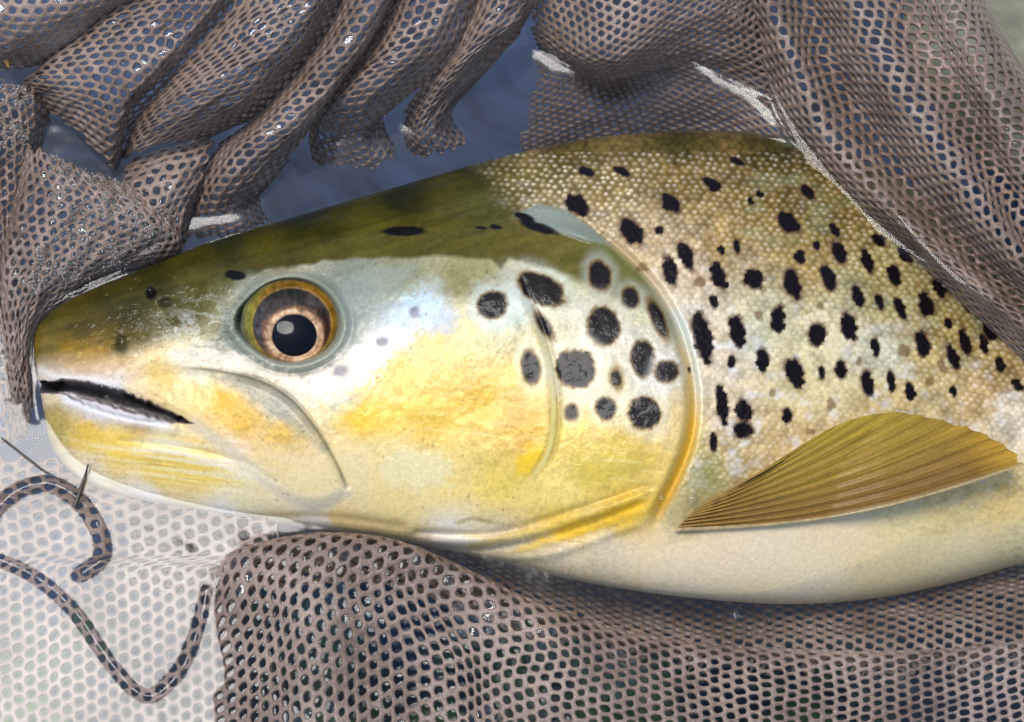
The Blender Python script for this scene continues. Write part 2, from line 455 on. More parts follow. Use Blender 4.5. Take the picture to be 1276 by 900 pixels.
SIDE = [(70, 468, 215, 198, 176), (110, 470, 226, 214, 200), (140, 476, 232, 224, 212), (170, 482, 236, 214, 170), (200, 470, 226, 198, 120), (250, 490, 230, 206, 136), (280, 500, 236, 190, 84),
    (300, 530, 226, 186, 84), (350, 540, 222, 188, 98), (250, 462, 236, 226, 192), (310, 472, 176, 166, 136), (350, 503, 186, 180, 162), (340, 580, 240, 218, 160), (380, 600, 244, 226, 170), (290, 558, 236, 216, 178),
    (240, 440, 238, 228, 186), (300, 452, 244, 238, 218), (380, 478, 226, 214, 184), (405, 505, 226, 210, 164), (450, 432, 222, 220, 204), (490, 402, 190, 196, 188), (540, 382, 184, 192, 178), (500, 350, 142, 142, 104), (440, 350, 134, 140, 122),
    (440, 390, 152, 158, 148), (285, 425, 150, 152, 132), (265, 395, 156, 152, 112), (570, 350, 146, 140, 92), (600, 342, 156, 152, 108), (580, 400, 200, 192, 140), (540, 430, 220, 200, 128), (500, 472, 230, 204, 112), (560, 470, 228, 202, 120),
    (450, 520, 232, 196, 84), (540, 520, 222, 188, 86), (600, 500, 214, 178, 78), (640, 470, 224, 200, 118), (630, 422, 206, 196, 150), (640, 385, 190, 192, 166), (660, 540, 204, 166, 66), (480, 580, 242, 222, 152), (560, 590, 234, 212, 132),
    (620, 600, 228, 204, 106), (440, 580, 242, 226, 170), (500, 630, 240, 220, 150), (420, 642, 236, 212, 142), (70, 530, 172, 154, 84), (110, 540, 204, 170, 78), (150, 560, 234, 204, 104), (125, 508, 222, 210, 196), (180, 524, 196, 158, 82),
    (200, 545, 234, 222, 170), (260, 560, 226, 202, 130), (250, 590, 234, 204, 114), (200, 590, 238, 212, 122), (300, 612, 246, 234, 184), (180, 620, 246, 240, 226), (280, 640, 248, 242, 226), (110, 590, 226, 214, 180), (400, 655, 248, 242, 226),
    (560, 672, 244, 236, 214), (620, 682, 214, 200, 164), (700, 650, 232, 200, 96), (780, 640, 232, 194, 76), (700, 692, 228, 212, 176), (760, 692, 232, 216, 184), (720, 400, 200, 196, 164), (780, 430, 204, 196, 170), (820, 470, 196, 194, 178),
    (740, 482, 204, 196, 158), (700, 540, 214, 190, 98), (760, 552, 206, 182, 98), (800, 562, 206, 178, 90), (830, 530, 214, 194, 134), (740, 592, 214, 190, 92), (700, 612, 228, 208, 124), (690, 362, 200, 204, 168), (760, 350, 176, 166, 106), (820, 382, 194, 194, 152)]
BODY = [(700, 190, 98, 88, 44), (850, 173, 84, 78, 42), (960, 180, 78, 72, 40), (650, 220, 118, 106, 58), (750, 230, 142, 126, 80), (850, 230, 142, 122, 70), (950, 240, 138, 118, 60), (1020, 262, 132, 114, 58), (700, 280, 172, 152, 114),
    (800, 292, 190, 170, 132), (900, 300, 178, 152, 96), (1000, 322, 172, 148, 82), (1100, 370, 168, 156, 98), (1180, 420, 152, 136, 74), (1250, 460, 152, 132, 80), (860, 345, 206, 188, 158), (850, 400, 214, 206, 188), (950, 400, 214, 204, 168), (1050, 420, 214, 204, 166),
    (1100, 445, 214, 212, 186), (1150, 455, 186, 168, 114), (1220, 500, 190, 166, 114), (900, 450, 222, 208, 184), (1000, 482, 218, 204, 154), (1100, 502, 206, 186, 124), (900, 522, 222, 204, 172), (980, 540, 206, 182, 126), (920, 572, 188, 168, 116), (880, 592, 156, 148, 90),
    (870, 630, 164, 152, 104), (850, 540, 184, 176, 106), (1260, 520, 214, 204, 184), (900, 690, 250, 230, 198), (960, 682, 250, 234, 204), (1050, 652, 244, 226, 190), (1120, 642, 224, 210, 162), (1180, 640, 224, 204, 144), (1250, 622, 220, 194, 126), (1000, 722, 250, 232, 196),
    (1100, 712, 248, 226, 176), (850, 722, 250, 232, 200), (950, 742, 244, 224, 186), (1200, 692, 242, 224, 178), (1280, 680, 222, 208, 160), (1240, 350, 96, 88, 46), (1400, 420, 100, 90, 50), (1400, 520, 190, 170, 110), (1400, 660, 220, 205, 160), (1800, 540, 110, 98, 56), (1800, 610, 190, 170, 110), (1800, 670, 215, 200, 150), (2150, 600, 120, 105, 60)]

def shepard(px, py, A, p=3.2):
    A = np.array(A, float)
    c = lin(A[:, 2:5])
    num = np.zeros((len(px), 3)); den = np.zeros(len(px))
    for k in range(len(A)):
        d2 = (px - A[k, 0]) ** 2 + (py - A[k, 1]) ** 2 + 60.0
        w = d2 ** (-p / 2)
        den += w; num += w[:, None] * c[k]
    return num / den[:, None]

def op_side(px, py):
    """>0 behind the gill cover edge (on the body), in px"""
    x = np.interp(py, OPY, OPX)
    s = px - x
    d = pdist(px, py, OP_EDGE[::3] + [OP_EDGE[-1]])
    out = np.where(s > 0, d, -d)
    # above the start of the gill slit the nape is continuous
    up = py < 264
    dd = (px - 640) * 0.75 + (264 - py) * 0.55 - 8
    return np.where(up, np.where(dd > 0, np.minimum(np.abs(dd), 60), -np.abs(dd)), out)

def scale_lattice(px, py):
    """hexagonal scale pattern following the body: returns distance, local offset, per-scale random ids, centre"""
    mid = np.interp(px, [600, 860, 1060, 1290, 1600, 2200], [440, 450, 470, 512, 572, 618])
    u = px * 1.0
    v = (py - mid)
    pu, pv = 9.6, 6.2
    best = np.full(px.shape, 1e9); du = np.zeros(px.shape); dv = np.zeros(px.shape); ci = np.zeros(px.shape); cj = np.zeros(px.shape)
    # wavy rows
    wv = v + 3.0 * (vnoise(px / 55, py / 55, 31) - 0.5)
    wu = u + 4.0 * (vnoise(px / 60, py / 60, 32) - 0.5)
    for off in (0, 1):
        jj = np.round((wv / pv - off) / 2) * 2 + off
        ii = np.round(wu / pu - 0.5 * off)
        cu, cv = (ii + 0.5 * off) * pu, jj * pv
        jx = (hash2(ii, jj, 3) - 0.5) * 4.6; jy = (hash2(ii, jj, 4) - 0.5) * 3.0
        a, b = (wu - cu - jx) / pu, (wv - cv - jy) / (pv * 1.15)
        d = np.hypot(a, b)
        m = d < best
        best = np.where(m, d, best); du = np.where(m, a, du); dv = np.where(m, b, dv); ci = np.where(m, ii + 1000 * off, ci); cj = np.where(m, jj, cj)
    return best, du, dv, ci, cj, pu, pv

def paint(px, py):
    n1 = fbm(px / 40, py / 40, 1) - 0.5
    n2 = fbm(px / 14, py / 14, 2) - 0.5
    n3 = fbm(px / 5, py / 5, 4, 3) - 0.5
    jx, jy = px + 14 * n2 + 10 * n1, py + 14 * (fbm(px / 14, py / 14, 6) - 0.5)
    top = shepard(jx, jy, HEAD_TOP); side = shepard(jx, jy, SIDE); body = shepard(jx, jy, BODY)
    bk = ss(330, 190, py - (px - 860) * 0.3)[:, None]
    body = body ** 1.02 * np.array([1.12, 1.02, 0.88]) * (1 - bk * np.array([0.22, 0.26, 0.42]))
    # boundary between the olive crown and the silvery cheek
    bx = [0, 150, 250, 300, 345, 400, 480, 560, 612, 624, 634, 690, 720, 760, 800, 860]
    by = [462, 448, 404, 352, 338, 326, 321, 320, 324, 334, 322, 337, 350, 368, 384, 420]
    sw = np.interp(px, [0, 260, 340, 380, 690, 740], [22, 16, 8, 3, 4, 14])
    yb = np.interp(px, bx, by) + 6 * n2
    m = ss(-1, 1, (py - yb) / sw)
    top = top * np.array([0.56, 0.56, 0.38]); side = side ** 1.08 * np.array([1.06, 0.975, 0.92])
    head = top * (1 - m[:, None]) + side * m[:, None]
    head *= (1 + 0.5 * n3 * (1 - m) + 0.16 * n3 * m + 0.25 * n1)[:, None]
    # olive streaks on the crown
    st = fbm(px / 60, (py + px * 0.28) / 6, 9) - 0.5
    head *= (1 + 0.7 * st * (1 - m))[:, None]
    gr = vnoise(px / 2.1, py / 2.1, 77) - 0.5
    gr2 = fbm(px / 7 + 0.3 * py / 7, py / 7, 78) - 0.5
    head *= (1 + 0.26 * gr * m + 0.34 * gr2 * m)[:, None]
    s = op_side(px, py)
    nape = ss(300, 262, py)
    thr = ss(630, 690, py)
    bm = ss(-2 - 24 * nape - 90 * thr, 2 + 30 * nape + 60 * thr, s + 26 * n2 * nape)
    # --- scales on the body
    d, du, dv, ci, cj, pu, pv = scale_lattice(px, py)
    r1, r2 = hash2(ci, cj, 7), hash2(ci, cj, 8)
    backness = ss(430, 240, py - (px - 860) * 0.35)
    belly = ss(585, 650, py)
    sc = body * (0.86 + 0.30 * r1)[:, None]
    edge = ss(0.32, 0.60, d)
    sc *= (1 - (0.42 * backness + 0.12 * (1 - backness)) * edge * (1 - 0.75 * belly))[:, None]
    gl = (1 - ss(0.10, 0.36, np.hypot(du + 0.06, dv + 0.1))) * (0.25 + 0.75 * r2)  # pale scale centres: glints painted into the skin colour
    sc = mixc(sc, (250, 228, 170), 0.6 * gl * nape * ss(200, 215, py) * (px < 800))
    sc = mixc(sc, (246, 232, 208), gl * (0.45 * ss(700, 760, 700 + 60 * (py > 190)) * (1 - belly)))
    mott = fbm(px / 20, py / 16, 17) - 0.5
    sc *= (1 + 1.0 * mott * (1 - belly))[:, None]
    sc = mixc(sc, (172, 132, 74), np.clip(1.5 * (fbm(px / 11, py / 10, 27) - 0.55), 0, 0.5) * (1 - belly))
    sc = mixc(sc, (244, 236, 226), np.clip(2.2 * (fbm(px / 16, py / 12, 28) - 0.56), 0, 0.6) * (1 - belly) * (1 - backness))
    bl = np.sin((py + 0.18 * px + 6 * n2) / 1.5) * belly
    sc *= (1 + 0.05 * bl)[:, None]
    sc = mixc(sc, (150, 180, 140), np.clip(0.8 * (fbm(px / 35, py / 25, 23) - 0.52), 0, 0.35) * (px > 900) * (1 - belly) * (py < 460))
    # --- fade into plain wet skin just behind the gill cover and close to the nape
    plain = np.clip(ss(24, 4, s) * (py > 300), 0, 1)
    sc = sc * (1 - plain[:, None]) + body * plain[:, None]
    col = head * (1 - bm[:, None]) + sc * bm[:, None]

    # --- cheek details: blue sheen, yellow streaks
    def blob(x, y, rx, ry, ang=0):
        a = math.radians(ang); ca, sa = math.cos(a), math.sin(a)
        u = (px - x) * ca + (py - y) * sa; v = -(px - x) * sa + (py - y) * ca
        return np.exp(-((u / rx) ** 2 + (v / ry) ** 2))
    g = n3 * 1.2
    for (x, y, rx, ry, an, c, k) in [(505, 385, 48, 20, -35, (178, 200, 208), .35), (548, 398, 26, 18, 0, (160, 176, 196), .55), (622, 385, 34, 34, 0, (190, 206, 196), .5),
            (430, 462, 48, 22, -25, (228, 216, 196), .5), (470, 430, 36, 18, -40, (220, 216, 206), .5), (430, 505, 24, 12, -15, (176, 180, 152), .8),
            (300, 452, 60, 12, 6, (234, 222, 190), .5), (280, 497, 20, 9, 20, (234, 184, 70), .55), (306, 512, 26, 12, 35, (226, 180, 82), .45),
            (120, 452, 40, 16, 0, (196, 146, 52), .5), (150, 556, 60, 16, 15, (236, 196, 74), .6), (240, 590, 70, 14, 8, (238, 204, 92), .5),
            (470, 520, 60, 22, 0, (232, 190, 56), .55), (560, 505, 60, 26, 0, (220, 182, 66), .45), (640, 510, 18, 30, 10, (186, 146, 60), .5), (660, 575, 26, 12, -50, (236, 190, 30), .8),
            (760, 575, 50, 30, 0, (200, 174, 66), .5), (742, 650, 60, 10, -20, (238, 184, 30), .75), (690, 672, 60, 6, -18, (240, 190, 40), .5), (640, 668, 70, 5, -14, (222, 180, 70), .5),
            (880, 600, 22, 24, 0, (146, 138, 76), .6), (520, 585, 50, 26, 10, (246, 232, 180), .6)]:
        col = mixc(col, c, k * ss(0.18, 0.75, blob(x, y, rx * 1.1, ry * 1.1, an) + 0.55 * n2 + 0.5 * n3) * ss(0.01, 0.12, blob(x, y, rx * 1.1, ry * 1.1, an)))
    # pale skin and wet highlight painted as a ragged white stripe from the snout under the eye up to the blue sheen
    wp = [(205, 441), (250, 436), (300, 440), (345, 462), (385, 474), (420, 452), (452, 428), (486, 402), (498, 372), (530, 362), (550, 376), (546, 396), (522, 414), (492, 440), (462, 476), (424, 500), (392, 508), (370, 490), (338, 472), (288, 459), (240, 456)]
    wm = ss(-5, 5, sdpoly(px, py, wp) + 22 * n3 + 12 * n2)
    up = ss(450, 380, py)
    col = mixc(col, (228, 214, 184), 0.75 * wm * (1 - up)); col = mixc(col, (186, 204, 212), 0.65 * wm * up)
    # grey green skin round the eye socket
    e0 = np.hypot((px - EYE_C[0]) / 62, (py - EYE_C[1]) / 55)
    sk = ss(1.55, 1.2, e0 + 0.5 * n2) * (1 - wm) * ss(330, 350, py)
    col = mixc(col, (124, 130, 112), 0.75 * sk)
    col = mixc(col, (150, 156, 140), 0.6 * ss(-8, 8, sdpoly(px, py, [(425, 340), (520, 330), (505, 362), (480, 392), (440, 425), (428, 420)]) + 16 * n2) * (1 - wm))
    # grey upper half of the jaw bone
    gm = sdpoly(px, py, [(262, 466), (310, 472), (350, 490), (385, 525), (405, 565), (380, 545), (340, 520), (300, 492), (268, 478)])
    col = mixc(col, (158, 152, 128), 0.7 * ss(-8, 8, gm + 18 * n2))
    sw_ = np.abs(fbm((px + 0.5 * py) / 30 + 1.2 * n2, (py - 0.3 * px) / 14, 91) - 0.5)
    col = mixc(col, (70, 66, 36), 0.55 * ss(0.035, 0.0, sw_) * (blob(262, 405, 50, 40, -20) + 0.6 * blob(150, 425, 40, 26)))
    col = mixc(col, (232, 228, 206), 0.5 * ss(0.06, 0.03, np.abs(sw_ - 0.06)) * blob(250, 415, 46, 34, -20))
    cr_ = np.abs(fbm(px / 46, py / 60, 92) - 0.5)
    col = mixc(col, (172, 140, 66), 0.28 * ss(0.02, 0.0, cr_) * ss(430, 470, px) * (1 - bm) * ss(390, 430, py))
    # small radiating streaks on the gill plate
    stk = ss(0.62, 0.78, fbm((px - 690 + (py - 480) * 0.2) / 34, (py - px * 0.1) / 3.4, 41))
    col = mixc(col, (246, 226, 150), 0.28 * stk * ss(440, 520, py) * ss(640, 600, py) * ss(430, 470, px) * (1 - bm))
    # lower jaw grooves
    for pts, c, w, k in [([(150, 548), (220, 556), (300, 574), (345, 600)], (206, 178, 110), 2.2, .6), ([(165, 560), (240, 570), (320, 596)], (250, 238, 206), 2.5, .6),
                         ([(130, 600), (200, 632), (290, 648)], (204, 184, 140), 2.0, .5), ([(300, 645), (400, 640), (520, 655), (600, 668)], (222, 192, 120), 3.0, .5),
                         ([(570, 652), (590, 646), (612, 650)], (150, 120, 60), 3.0, .6)]:
        col = mixc(col, c, k * np.exp(-(pdist(px, py, smooth_line(pts, 14)) / w) ** 2))
    jl = fbm((px + py * 0.2) / 80, (py - px * 0.13) / 4.5, 58) - 0.5
    jm = np.exp(-((px - 215) / 120) ** 2 - ((py - 575) / 36) ** 2)
    col = mixc(col, (250, 240, 212), np.clip(2.4 * jl, 0, 0.6) * jm); col = mixc(col, (196, 156, 70), np.clip(-2.0 * jl, 0, 0.5) * jm)
    # maxilla: pale lower rim, dark crease above
    mu = pdist(px, py, MAX_UP[::2]); ml = pdist(px, py, MAX_LO[::2])
    col = mixc(col, (92, 88, 58), 0.75 * np.exp(-(mu / 2.6) ** 2) * ss(215, 260, px))
    col = mixc(col, (238, 220, 190), 0.6 * np.exp(-(ml / 9) ** 2))
    # preopercle seam
    pr = pdist(px, py, PRE_EDGE[::2])
    col = mixc(col, (240, 222, 140), 0.7 * np.exp(-(pr / 3.0) ** 2) * ss(430, 500, py) * ss(610, 570, py))
    col = mixc(col, (150, 130, 60), 0.55 * np.exp(-((pr - 6) / 2.2) ** 2) * ss(340, 420, py) * ss(610, 570, py) * (px > 600))
    # gill cover margin: golden membrane
    ym = ss(395, 470, py) * ss(668, 625, py)
    col = mixc(col, (232, 176, 44), 0.92 * np.exp(-((s - 4) / 9.0) ** 2) * ym)
    col = mixc(col, (120, 118, 58), 0.8 * np.exp(-((s + 2) / 8.0) ** 2) * ss(280, 300, py) * ss(440, 390, py))
    col = mixc(col, (192, 204, 190), 0.75 * np.exp(-((s - 11) / 7.0) ** 2) * ss(375, 400, py) * ss(540, 470, py))
    # grey flap over the top of the gill slit
    fl = sdpoly(px, py, [(640, 268), (672, 254), (704, 262), (736, 284), (762, 306), (730, 300), (690, 288), (655, 276)])
    col = mixc(col, (142, 150, 134), 0.85 * ss(-3, 3, fl))
    # --- spots
    cu = px - du * pu * 0.85; cv = py - dv * pv * 0.95
    for (x, y, rx, ry, tl, kind) in SPOTS:
        R = max(rx, ry) * 2.6 + 10
        k = np.nonzero((np.abs(px - x) < R) & (np.abs(py - y) < R))[0]
        if not len(k): continue
        a = math.radians(tl); ca, sa = math.cos(a), math.sin(a)
        def q(X, Y, gx=1.0):
            u = (X - x) * ca - (Y - y) * sa; v = (X - x) * sa + (Y - y) * ca
            return np.hypot(u / (rx * gx), v / (ry * gx))
        rx, ry = rx * (0.9 if kind == 'body' else 1), ry * (0.93 if kind == 'body' else 1)
        e = q(px[k], py[k]) + 0.34 * n2[k] + 0.24 * n3[k]
        w = min(rx, ry)
        c = col[k]
        if kind == 'op':
            c = mixc(c, (226, 224, 206), 0.28 * ss(2.3, 1.2, e))
            c = mixc(c, (126, 92, 30), 0.85 * ss(1.0 + 5.0 / w, 1.0, e))
            c = mixc(c, (17, 12, 15), (1.0 - 0.02 * hash2(np.float64(x), np.float64(y), 5)) * ss(1.0 + 2.4 / w, 1.0 - 2.2 / w, e))
        elif kind == 'faint':
            c = mixc(c, (112, 108, 116), 0.85 * ss(1.25, 0.45, e + 0.3 * n3[k]))
        elif kind == 'soft':
            c = mixc(c, (116, 92, 24), 0.9 * ss(1.7, 0.8, e)); c = mixc(c, (28, 18, 8), ss(1.0, 0.6, e))
        elif kind == 'top':
            c = mixc(c, (14, 11, 8), ss(1.2, 0.8, e))
        else:
            # pigment sits scale by scale, so the rims are ragged
            e2 = 0.62 * q(px[k], py[k]) + 0.38 * q(cu[k], cv[k]) + 0.30 * (r1[k] - 0.5) + 0.25 * n2[k]
            if kind == 'body':
                c = mixc(c, (104, 72, 48), 0.7 * ss(1.35, 1.05, e2))
                c = mixc(c, (20, 12, 14), ss(1.10, 0.90, e2))
            else:
                c = mixc(c, (116, 84, 44), 0.75 * ss(1.2, 0.7, e2))
        col[k] = c
    rp = random.Random(9)
    for _ in range(130):
        x, y, rr = rp.uniform(70, 640), rp.uniform(330, 640), rp.uniform(0.8, 1.9)
        k = np.nonzero((np.abs(px - x) < 5) & (np.abs(py - y) < 5))[0]
        if len(k): col[k] = mixc(col[k], (110, 92, 56), 0.6 * ss(1.5, 0.4, np.hypot(px[k] - x, py[k] - y) / rr))
    # --- nostrils
    for (x, y, rx, ry) in [(207, 377, 10, 7), (152, 428, 9, 12)]:
        e = np.hypot((px - x) / rx, (py - y) / ry)
        col = mixc(col, (44, 38, 20), 0.7 * ss(1.4, 0.6, e))
    # --- eye socket
    ee = np.hypot((px - EYE_C[0]) / 62, (py - EYE_C[1]) / 55)
    ee = socket(px, py, ee)
    col = mixc(col, (134, 140, 112), 0.5 * np.exp(-((ee - 1.02) / 0.045) ** 2))
    col = mixc(col, (92, 96, 84), 0.55 * np.exp(-((ee - 1.17) / 0.05) ** 2) * ss(-10, 30, py - 400 + (300 - px) * 0.4))
    col = mixc(col, (60, 58, 36), 0.2 * np.exp(-((ee - 1.10) / 0.022) ** 2))
    # --- mouth
    sm = sdpoly(px, py, MOUTH) + 3.4 * (vnoise(px / 5.5, py / 9, 81) - 0.55)
    mid = np.interp(px, [64, 80, 110, 129, 157, 190, 244], [487, 487, 493, 499, 508, 516, 529]) + 3 * (vnoise(px / 6, py * 0, 82) - 0.5)
    inside = ss(-1.0, 1.0, sm)
    col = mixc(col, (30, 20, 18), inside)
    col = mixc(col, (196, 176, 172), inside * ss(-2, 3, py - mid))
    lip = [(84, 497), (106, 506), (130, 514), (160, 521), (205, 528)]
    col = mixc(col, (226, 220, 214), 0.95 * np.exp(-(pdist(px, py, lip) / 8) ** 2))
    lipu = [(50, 462), (74, 472), (101, 472), (127, 477), (150, 484)]
    col = mixc(col, (228, 218, 204), 0.7 * np.exp(-(pdist(px, py, lipu) / 6) ** 2))
    col = np.clip(col, 0.002, None)
    col *= np.minimum(1, 0.84 / col.max(1))[:, None]
    # --- surface attributes
    rough = 0.34 + 0.12 * n2
    rough = np.where(bm > 0.5, 0.30 + 0.18 * r2, rough)
    metal = 0.12 * bm * (1 - belly) * (0.4 + 0.6 * r2) + (1 - bm) * m * 0.06
    film = np.clip(blob(255, 412, 70, 45, -20) * 1.2, 0, 1) + 0.35 * blob(150, 420, 60, 40) + 0.12 * blob(450, 350, 70, 30) + 0.03
    return col, np.clip(rough, 0.12, 0.7), np.clip(metal, 0, 0.5), np.clip(film, 0, 1)

def socket(px, py, ee):
    a = np.arctan2(py - EYE_C[1], px - EYE_C[0])
    lob = lambda c, w: np.exp(-(np.angle(np.exp(1j * (a - c))) / w) ** 2)
    return ee - 0.17 * lob(math.radians(178), 0.42) - 0.05 * lob(math.radians(20), 0.5)

def relief(px, py):
    """height detail in px on top of the smooth body"""
    h = np.zeros_like(px)
    s = op_side(px, py)
    # gill cover stands proud of the body behind it
    gate = ss(262, 300, py) * ss(672, 625, py)
    h += 13 * ss(5, -9, s) * ss(-300, -60, s) * gate
    h -= 5 * np.exp(-((s - 7) / 5.0) ** 2) * gate
    # preopercle: shallow step
    x = np.interp(py, [p[1] for p in PRE_EDGE], [p[0] for p in PRE_EDGE])
    sp = px - x
    pg = ss(330, 380, py) * ss(610, 560, py)
    h += 2.6 * ss(7, -6, sp) * ss(-200, -30, sp) * pg
    h -= 1.4 * np.exp(-((sp - 6) / 4.0) ** 2) * pg
    # maxilla plate
    plate = [tuple(p) for p in MAX_UP] + [tuple(p) for p in MAX_LO[::-1]] + [(190, 503), (150, 486), (140, 474), (165, 462)]
    sd = sdpoly(px, py, plate[::2])
    h += 7 * ss(-9, 11, sd)
    mu = pdist(px, py, MAX_UP[::2])
    h -= 3.0 * np.exp(-(mu / 4.0) ** 2) * ss(205, 250, px)
    # mouth
    sm = sdpoly(px, py, MOUTH) + 3.4 * (vnoise(px / 5.5, py / 9, 81) - 0.55)
    mid = np.interp(px, [64, 80, 110, 129, 157, 190, 244], [487, 487, 493, 499, 508, 516, 529]) + 3 * (vnoise(px / 6, py * 0, 82) - 0.5)
    depth = np.where(py < mid, 46, 46 - 40 * ss(0, 6, py - mid) * ss(80, 110, px)) + 40 * ss(90, 60, px)
    h -= depth * ss(-1.0, 4.0, sm)
    lipu = [(60, 468), (78, 470), (101, 470), (127, 475), (150, 481), (200, 502)]
    h += 4.0 * np.exp(-(pdist(px, py, lipu) / 7) ** 2)
    lip = [(62, 505), (84, 501), (106, 510), (130, 518), (160, 526), (215, 534)]
    h += 5.0 * np.exp(-(pdist(px, py, lip) / 8) ** 2)
    # lower jaw folds and gill membranes
    for pts, w, a in [([(150, 548), (220, 556), (300, 574), (345, 600)], 4, -1.6), ([(165, 562), (240, 572), (320, 600)], 8, 1.0), ([(130, 600), (200, 630), (290, 646)], 4, -2),
                      ([(520, 664), (620, 664), (720, 634), (806, 606)], 4.5, -4), ([(560, 688), (640, 680), (730, 654), (800, 628)], 5, -4.5), ([(540, 676), (640, 670), (730, 644), (800, 616)], 7, 4),
                      ([(600, 700), (690, 690), (790, 655)], 6, 3.5), ([(300, 648), (400, 644), (500, 656)], 6, -3)]:
        h += a * np.exp(-(pdist(px, py, smooth_line(pts, 14)) / w) ** 2)
    wr_ = np.abs(fbm((px + 0.6 * py) / 26, (py - 0.3 * px) / 13, 55) - 0.5)
    zone = np.exp(-((px - 256) / 46) ** 2 - ((py - 410) / 32) ** 2) + 0.6 * np.exp(-((px - 150) / 26) ** 2 - ((py - 420) / 26) ** 2)
    h += 3.2 * zone * ss(0.09, 0.0, wr_)
    ln = fbm((px + py * 0.2) / 90, (py - px * 0.12) / 5.0, 56) - 0.5
    h += 2.2 * ln * (np.exp(-((px - 210) / 110) ** 2 - ((py - 590) / 40) ** 2) + np.exp(-((px - 640) / 120) ** 2 - ((py - 670) / 26) ** 2))
    # flap above the gill slit
    fl = sdpoly(px, py, [(640, 268), (672, 254), (704, 262), (736, 284), (762, 306), (730, 300), (690, 288), (655, 276)])
    h += 5 * ss(-3, 6, fl)
    # eye socket
    ee = np.hypot((px - EYE_C[0]) / 62, (py - EYE_C[1]) / 55)
    ee = socket(px, py, ee)
    h += 2.0 * np.exp(-((ee - 1.04) / 0.08) ** 2) - 1.2 * np.exp(-((ee - 1.20) / 0.06) ** 2)
    h -= 26 * ss(1.0, 0.86, ee)
    # nostrils
    for (x, y, rx, ry, a) in [(207, 377, 9, 6, -6), (188, 365, 6, 6, -5), (198, 372, 16, 12, 4), (152, 428, 7, 11, -4), (140, 424, 10, 16, 2.5)]:
        h += a * np.exp(-((px - x) / rx) ** 2 - ((py - y) / ry) ** 2)
    # scales
    d, du, dv, ci, cj, pu, pv = scale_lattice(px, py)
    body = ss(4, 30, s)
    amp = ss(700, 560, py) * 0.8 + 0.2
    tx, ty = hash2(ci, cj, 11) - 0.5, hash2(ci, cj, 12) - 0.5
    sc = 0.9 * (1 - ss(0.15, 0.62, d)) + 0.5 * du + 2.0 * (tx * du + ty * dv)
    h += 0.5 * body * amp * sc
    # soft unevenness
    h += 2.2 * (fbm(px / 60, py / 60, 51) - 0.5) + 0.9 * (fbm(px / 16, py / 16, 52) - 0.5)
    return h

NT, NF, NB = 1010, 440, 70
def build_body(parent):
    # station parameter, uniform in image space inside the frame, coarser beyond
    seg = np.hypot(np.diff(0.5 * (ST[:, 0] + ST[:, 2])), np.diff(0.5 * (ST[:, 1] + ST[:, 3])))
    fine = np.linspace(0, 17.2, 6000)
    P = catmull(ST, fine)
    L = np.concatenate([[0], np.cumsum(np.maximum(np.hypot(np.diff(P[:, 0]), np.diff(P[:, 1])), np.hypot(np.diff(P[:, 2]), np.diff(P[:, 3]))))])
    ts = np.interp(np.linspace(0, L[-1], NT - 60), L, fine)
    ts = np.concatenate([ts, np.linspace(17.2, TIP_N, 61)[1:]])
    P = catmull(ST, ts)
    # ring: front from the back ridge (phi 0) over the visible flank to the belly (pi), then the far flank
    f = np.linspace(0, 1, NF)
    phi_f = np.pi * (0.55 * f + 0.45 * (f - np.sin(2 * np.pi * f) / (2 * np.pi) * 0.0)) 
    phi = np.concatenate([phi_f, np.pi + np.pi * (np.arange(1, NB + 1) / (NB + 1))])
    c, s_ = np.cos(phi), np.sin(phi)
    # (sub)elliptic profile
    fr = 0.5 * (1 - c)
    PX = P[:, 0:1] * (1 - fr) + P[:, 2:3] * fr
    PY = P[:, 1:2] * (1 - fr) + P[:, 3:4] * fr
    prof = np.sign(s_) * np.abs(s_) ** 0.68
    base = -16 - 26 * fr
    Hh = base + P[:, 4:5] * prof - 92 * ss(820, 1250, PX)
    front = (s_ >= -1e-9)[None, :] & np.ones_like(PX, bool)
    edge = np.clip(np.abs(s_) * 4, 0, 1)[None, :] * np.ones_like(PX)
    flat = PX.ravel(), PY.ravel()
    col, rough, metal, film = paint(*flat)
    rel = relief(*flat).reshape(PX.shape)
    Hh = np.where(front, Hh + rel * edge, Hh)
    co = U(PX, PY, Hh).reshape(-1, 3)
    n = len(phi)
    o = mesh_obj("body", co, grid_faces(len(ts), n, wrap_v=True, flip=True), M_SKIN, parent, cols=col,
                 attrs={"Rough": rough, "Metal": metal, "Film": film})
    o["label"] = "olive backed golden flank with black spots"
    # height map of the visible flank for things that rest on it
    hm = np.full((320, 560), np.nan)
    ok = (PX[:, :NF] > -50) & (PX[:, :NF] < 1600)
    xi = np.clip(((PX[:, :NF] + 50) / 3).astype(int), 0, 559); yi = np.clip((PY[:, :NF] / 3).astype(int), 0, 319)
    hm[yi[ok], xi[ok]] = Hh[:, :NF][ok]
    # waterline (where the flank meets the water level) for the meniscus
    top, bot = [], []
    for k in range(0, NT, 6):
        hh = Hh[k, :NF]
        w = np.nonzero(hh > 0)[0]
        if len(w) and PX[k, 0] < 1500:
            top.append((PX[k, w[0]], PY[k, w[0]])); bot.append((PX[k, w[-1]], PY[k, w[-1]]))
    return o, hm, top, bot

trout = empty("brown_trout", U(700, 450, -150), "large black spotted trout with golden fin lying on its side in the net", "fish")
body_obj, HM, WL_TOP, WL_BOT = build_body(trout)

def fish_h(px, py):
    xi = np.clip(((np.asarray(px) + 50) / 3).astype(int), 0, 559); yi = np.clip((np.asarray(py) / 3).astype(int), 0, 319)
    v = HM[yi, xi]
    return np.where(np.isnan(v), -25.0, v)

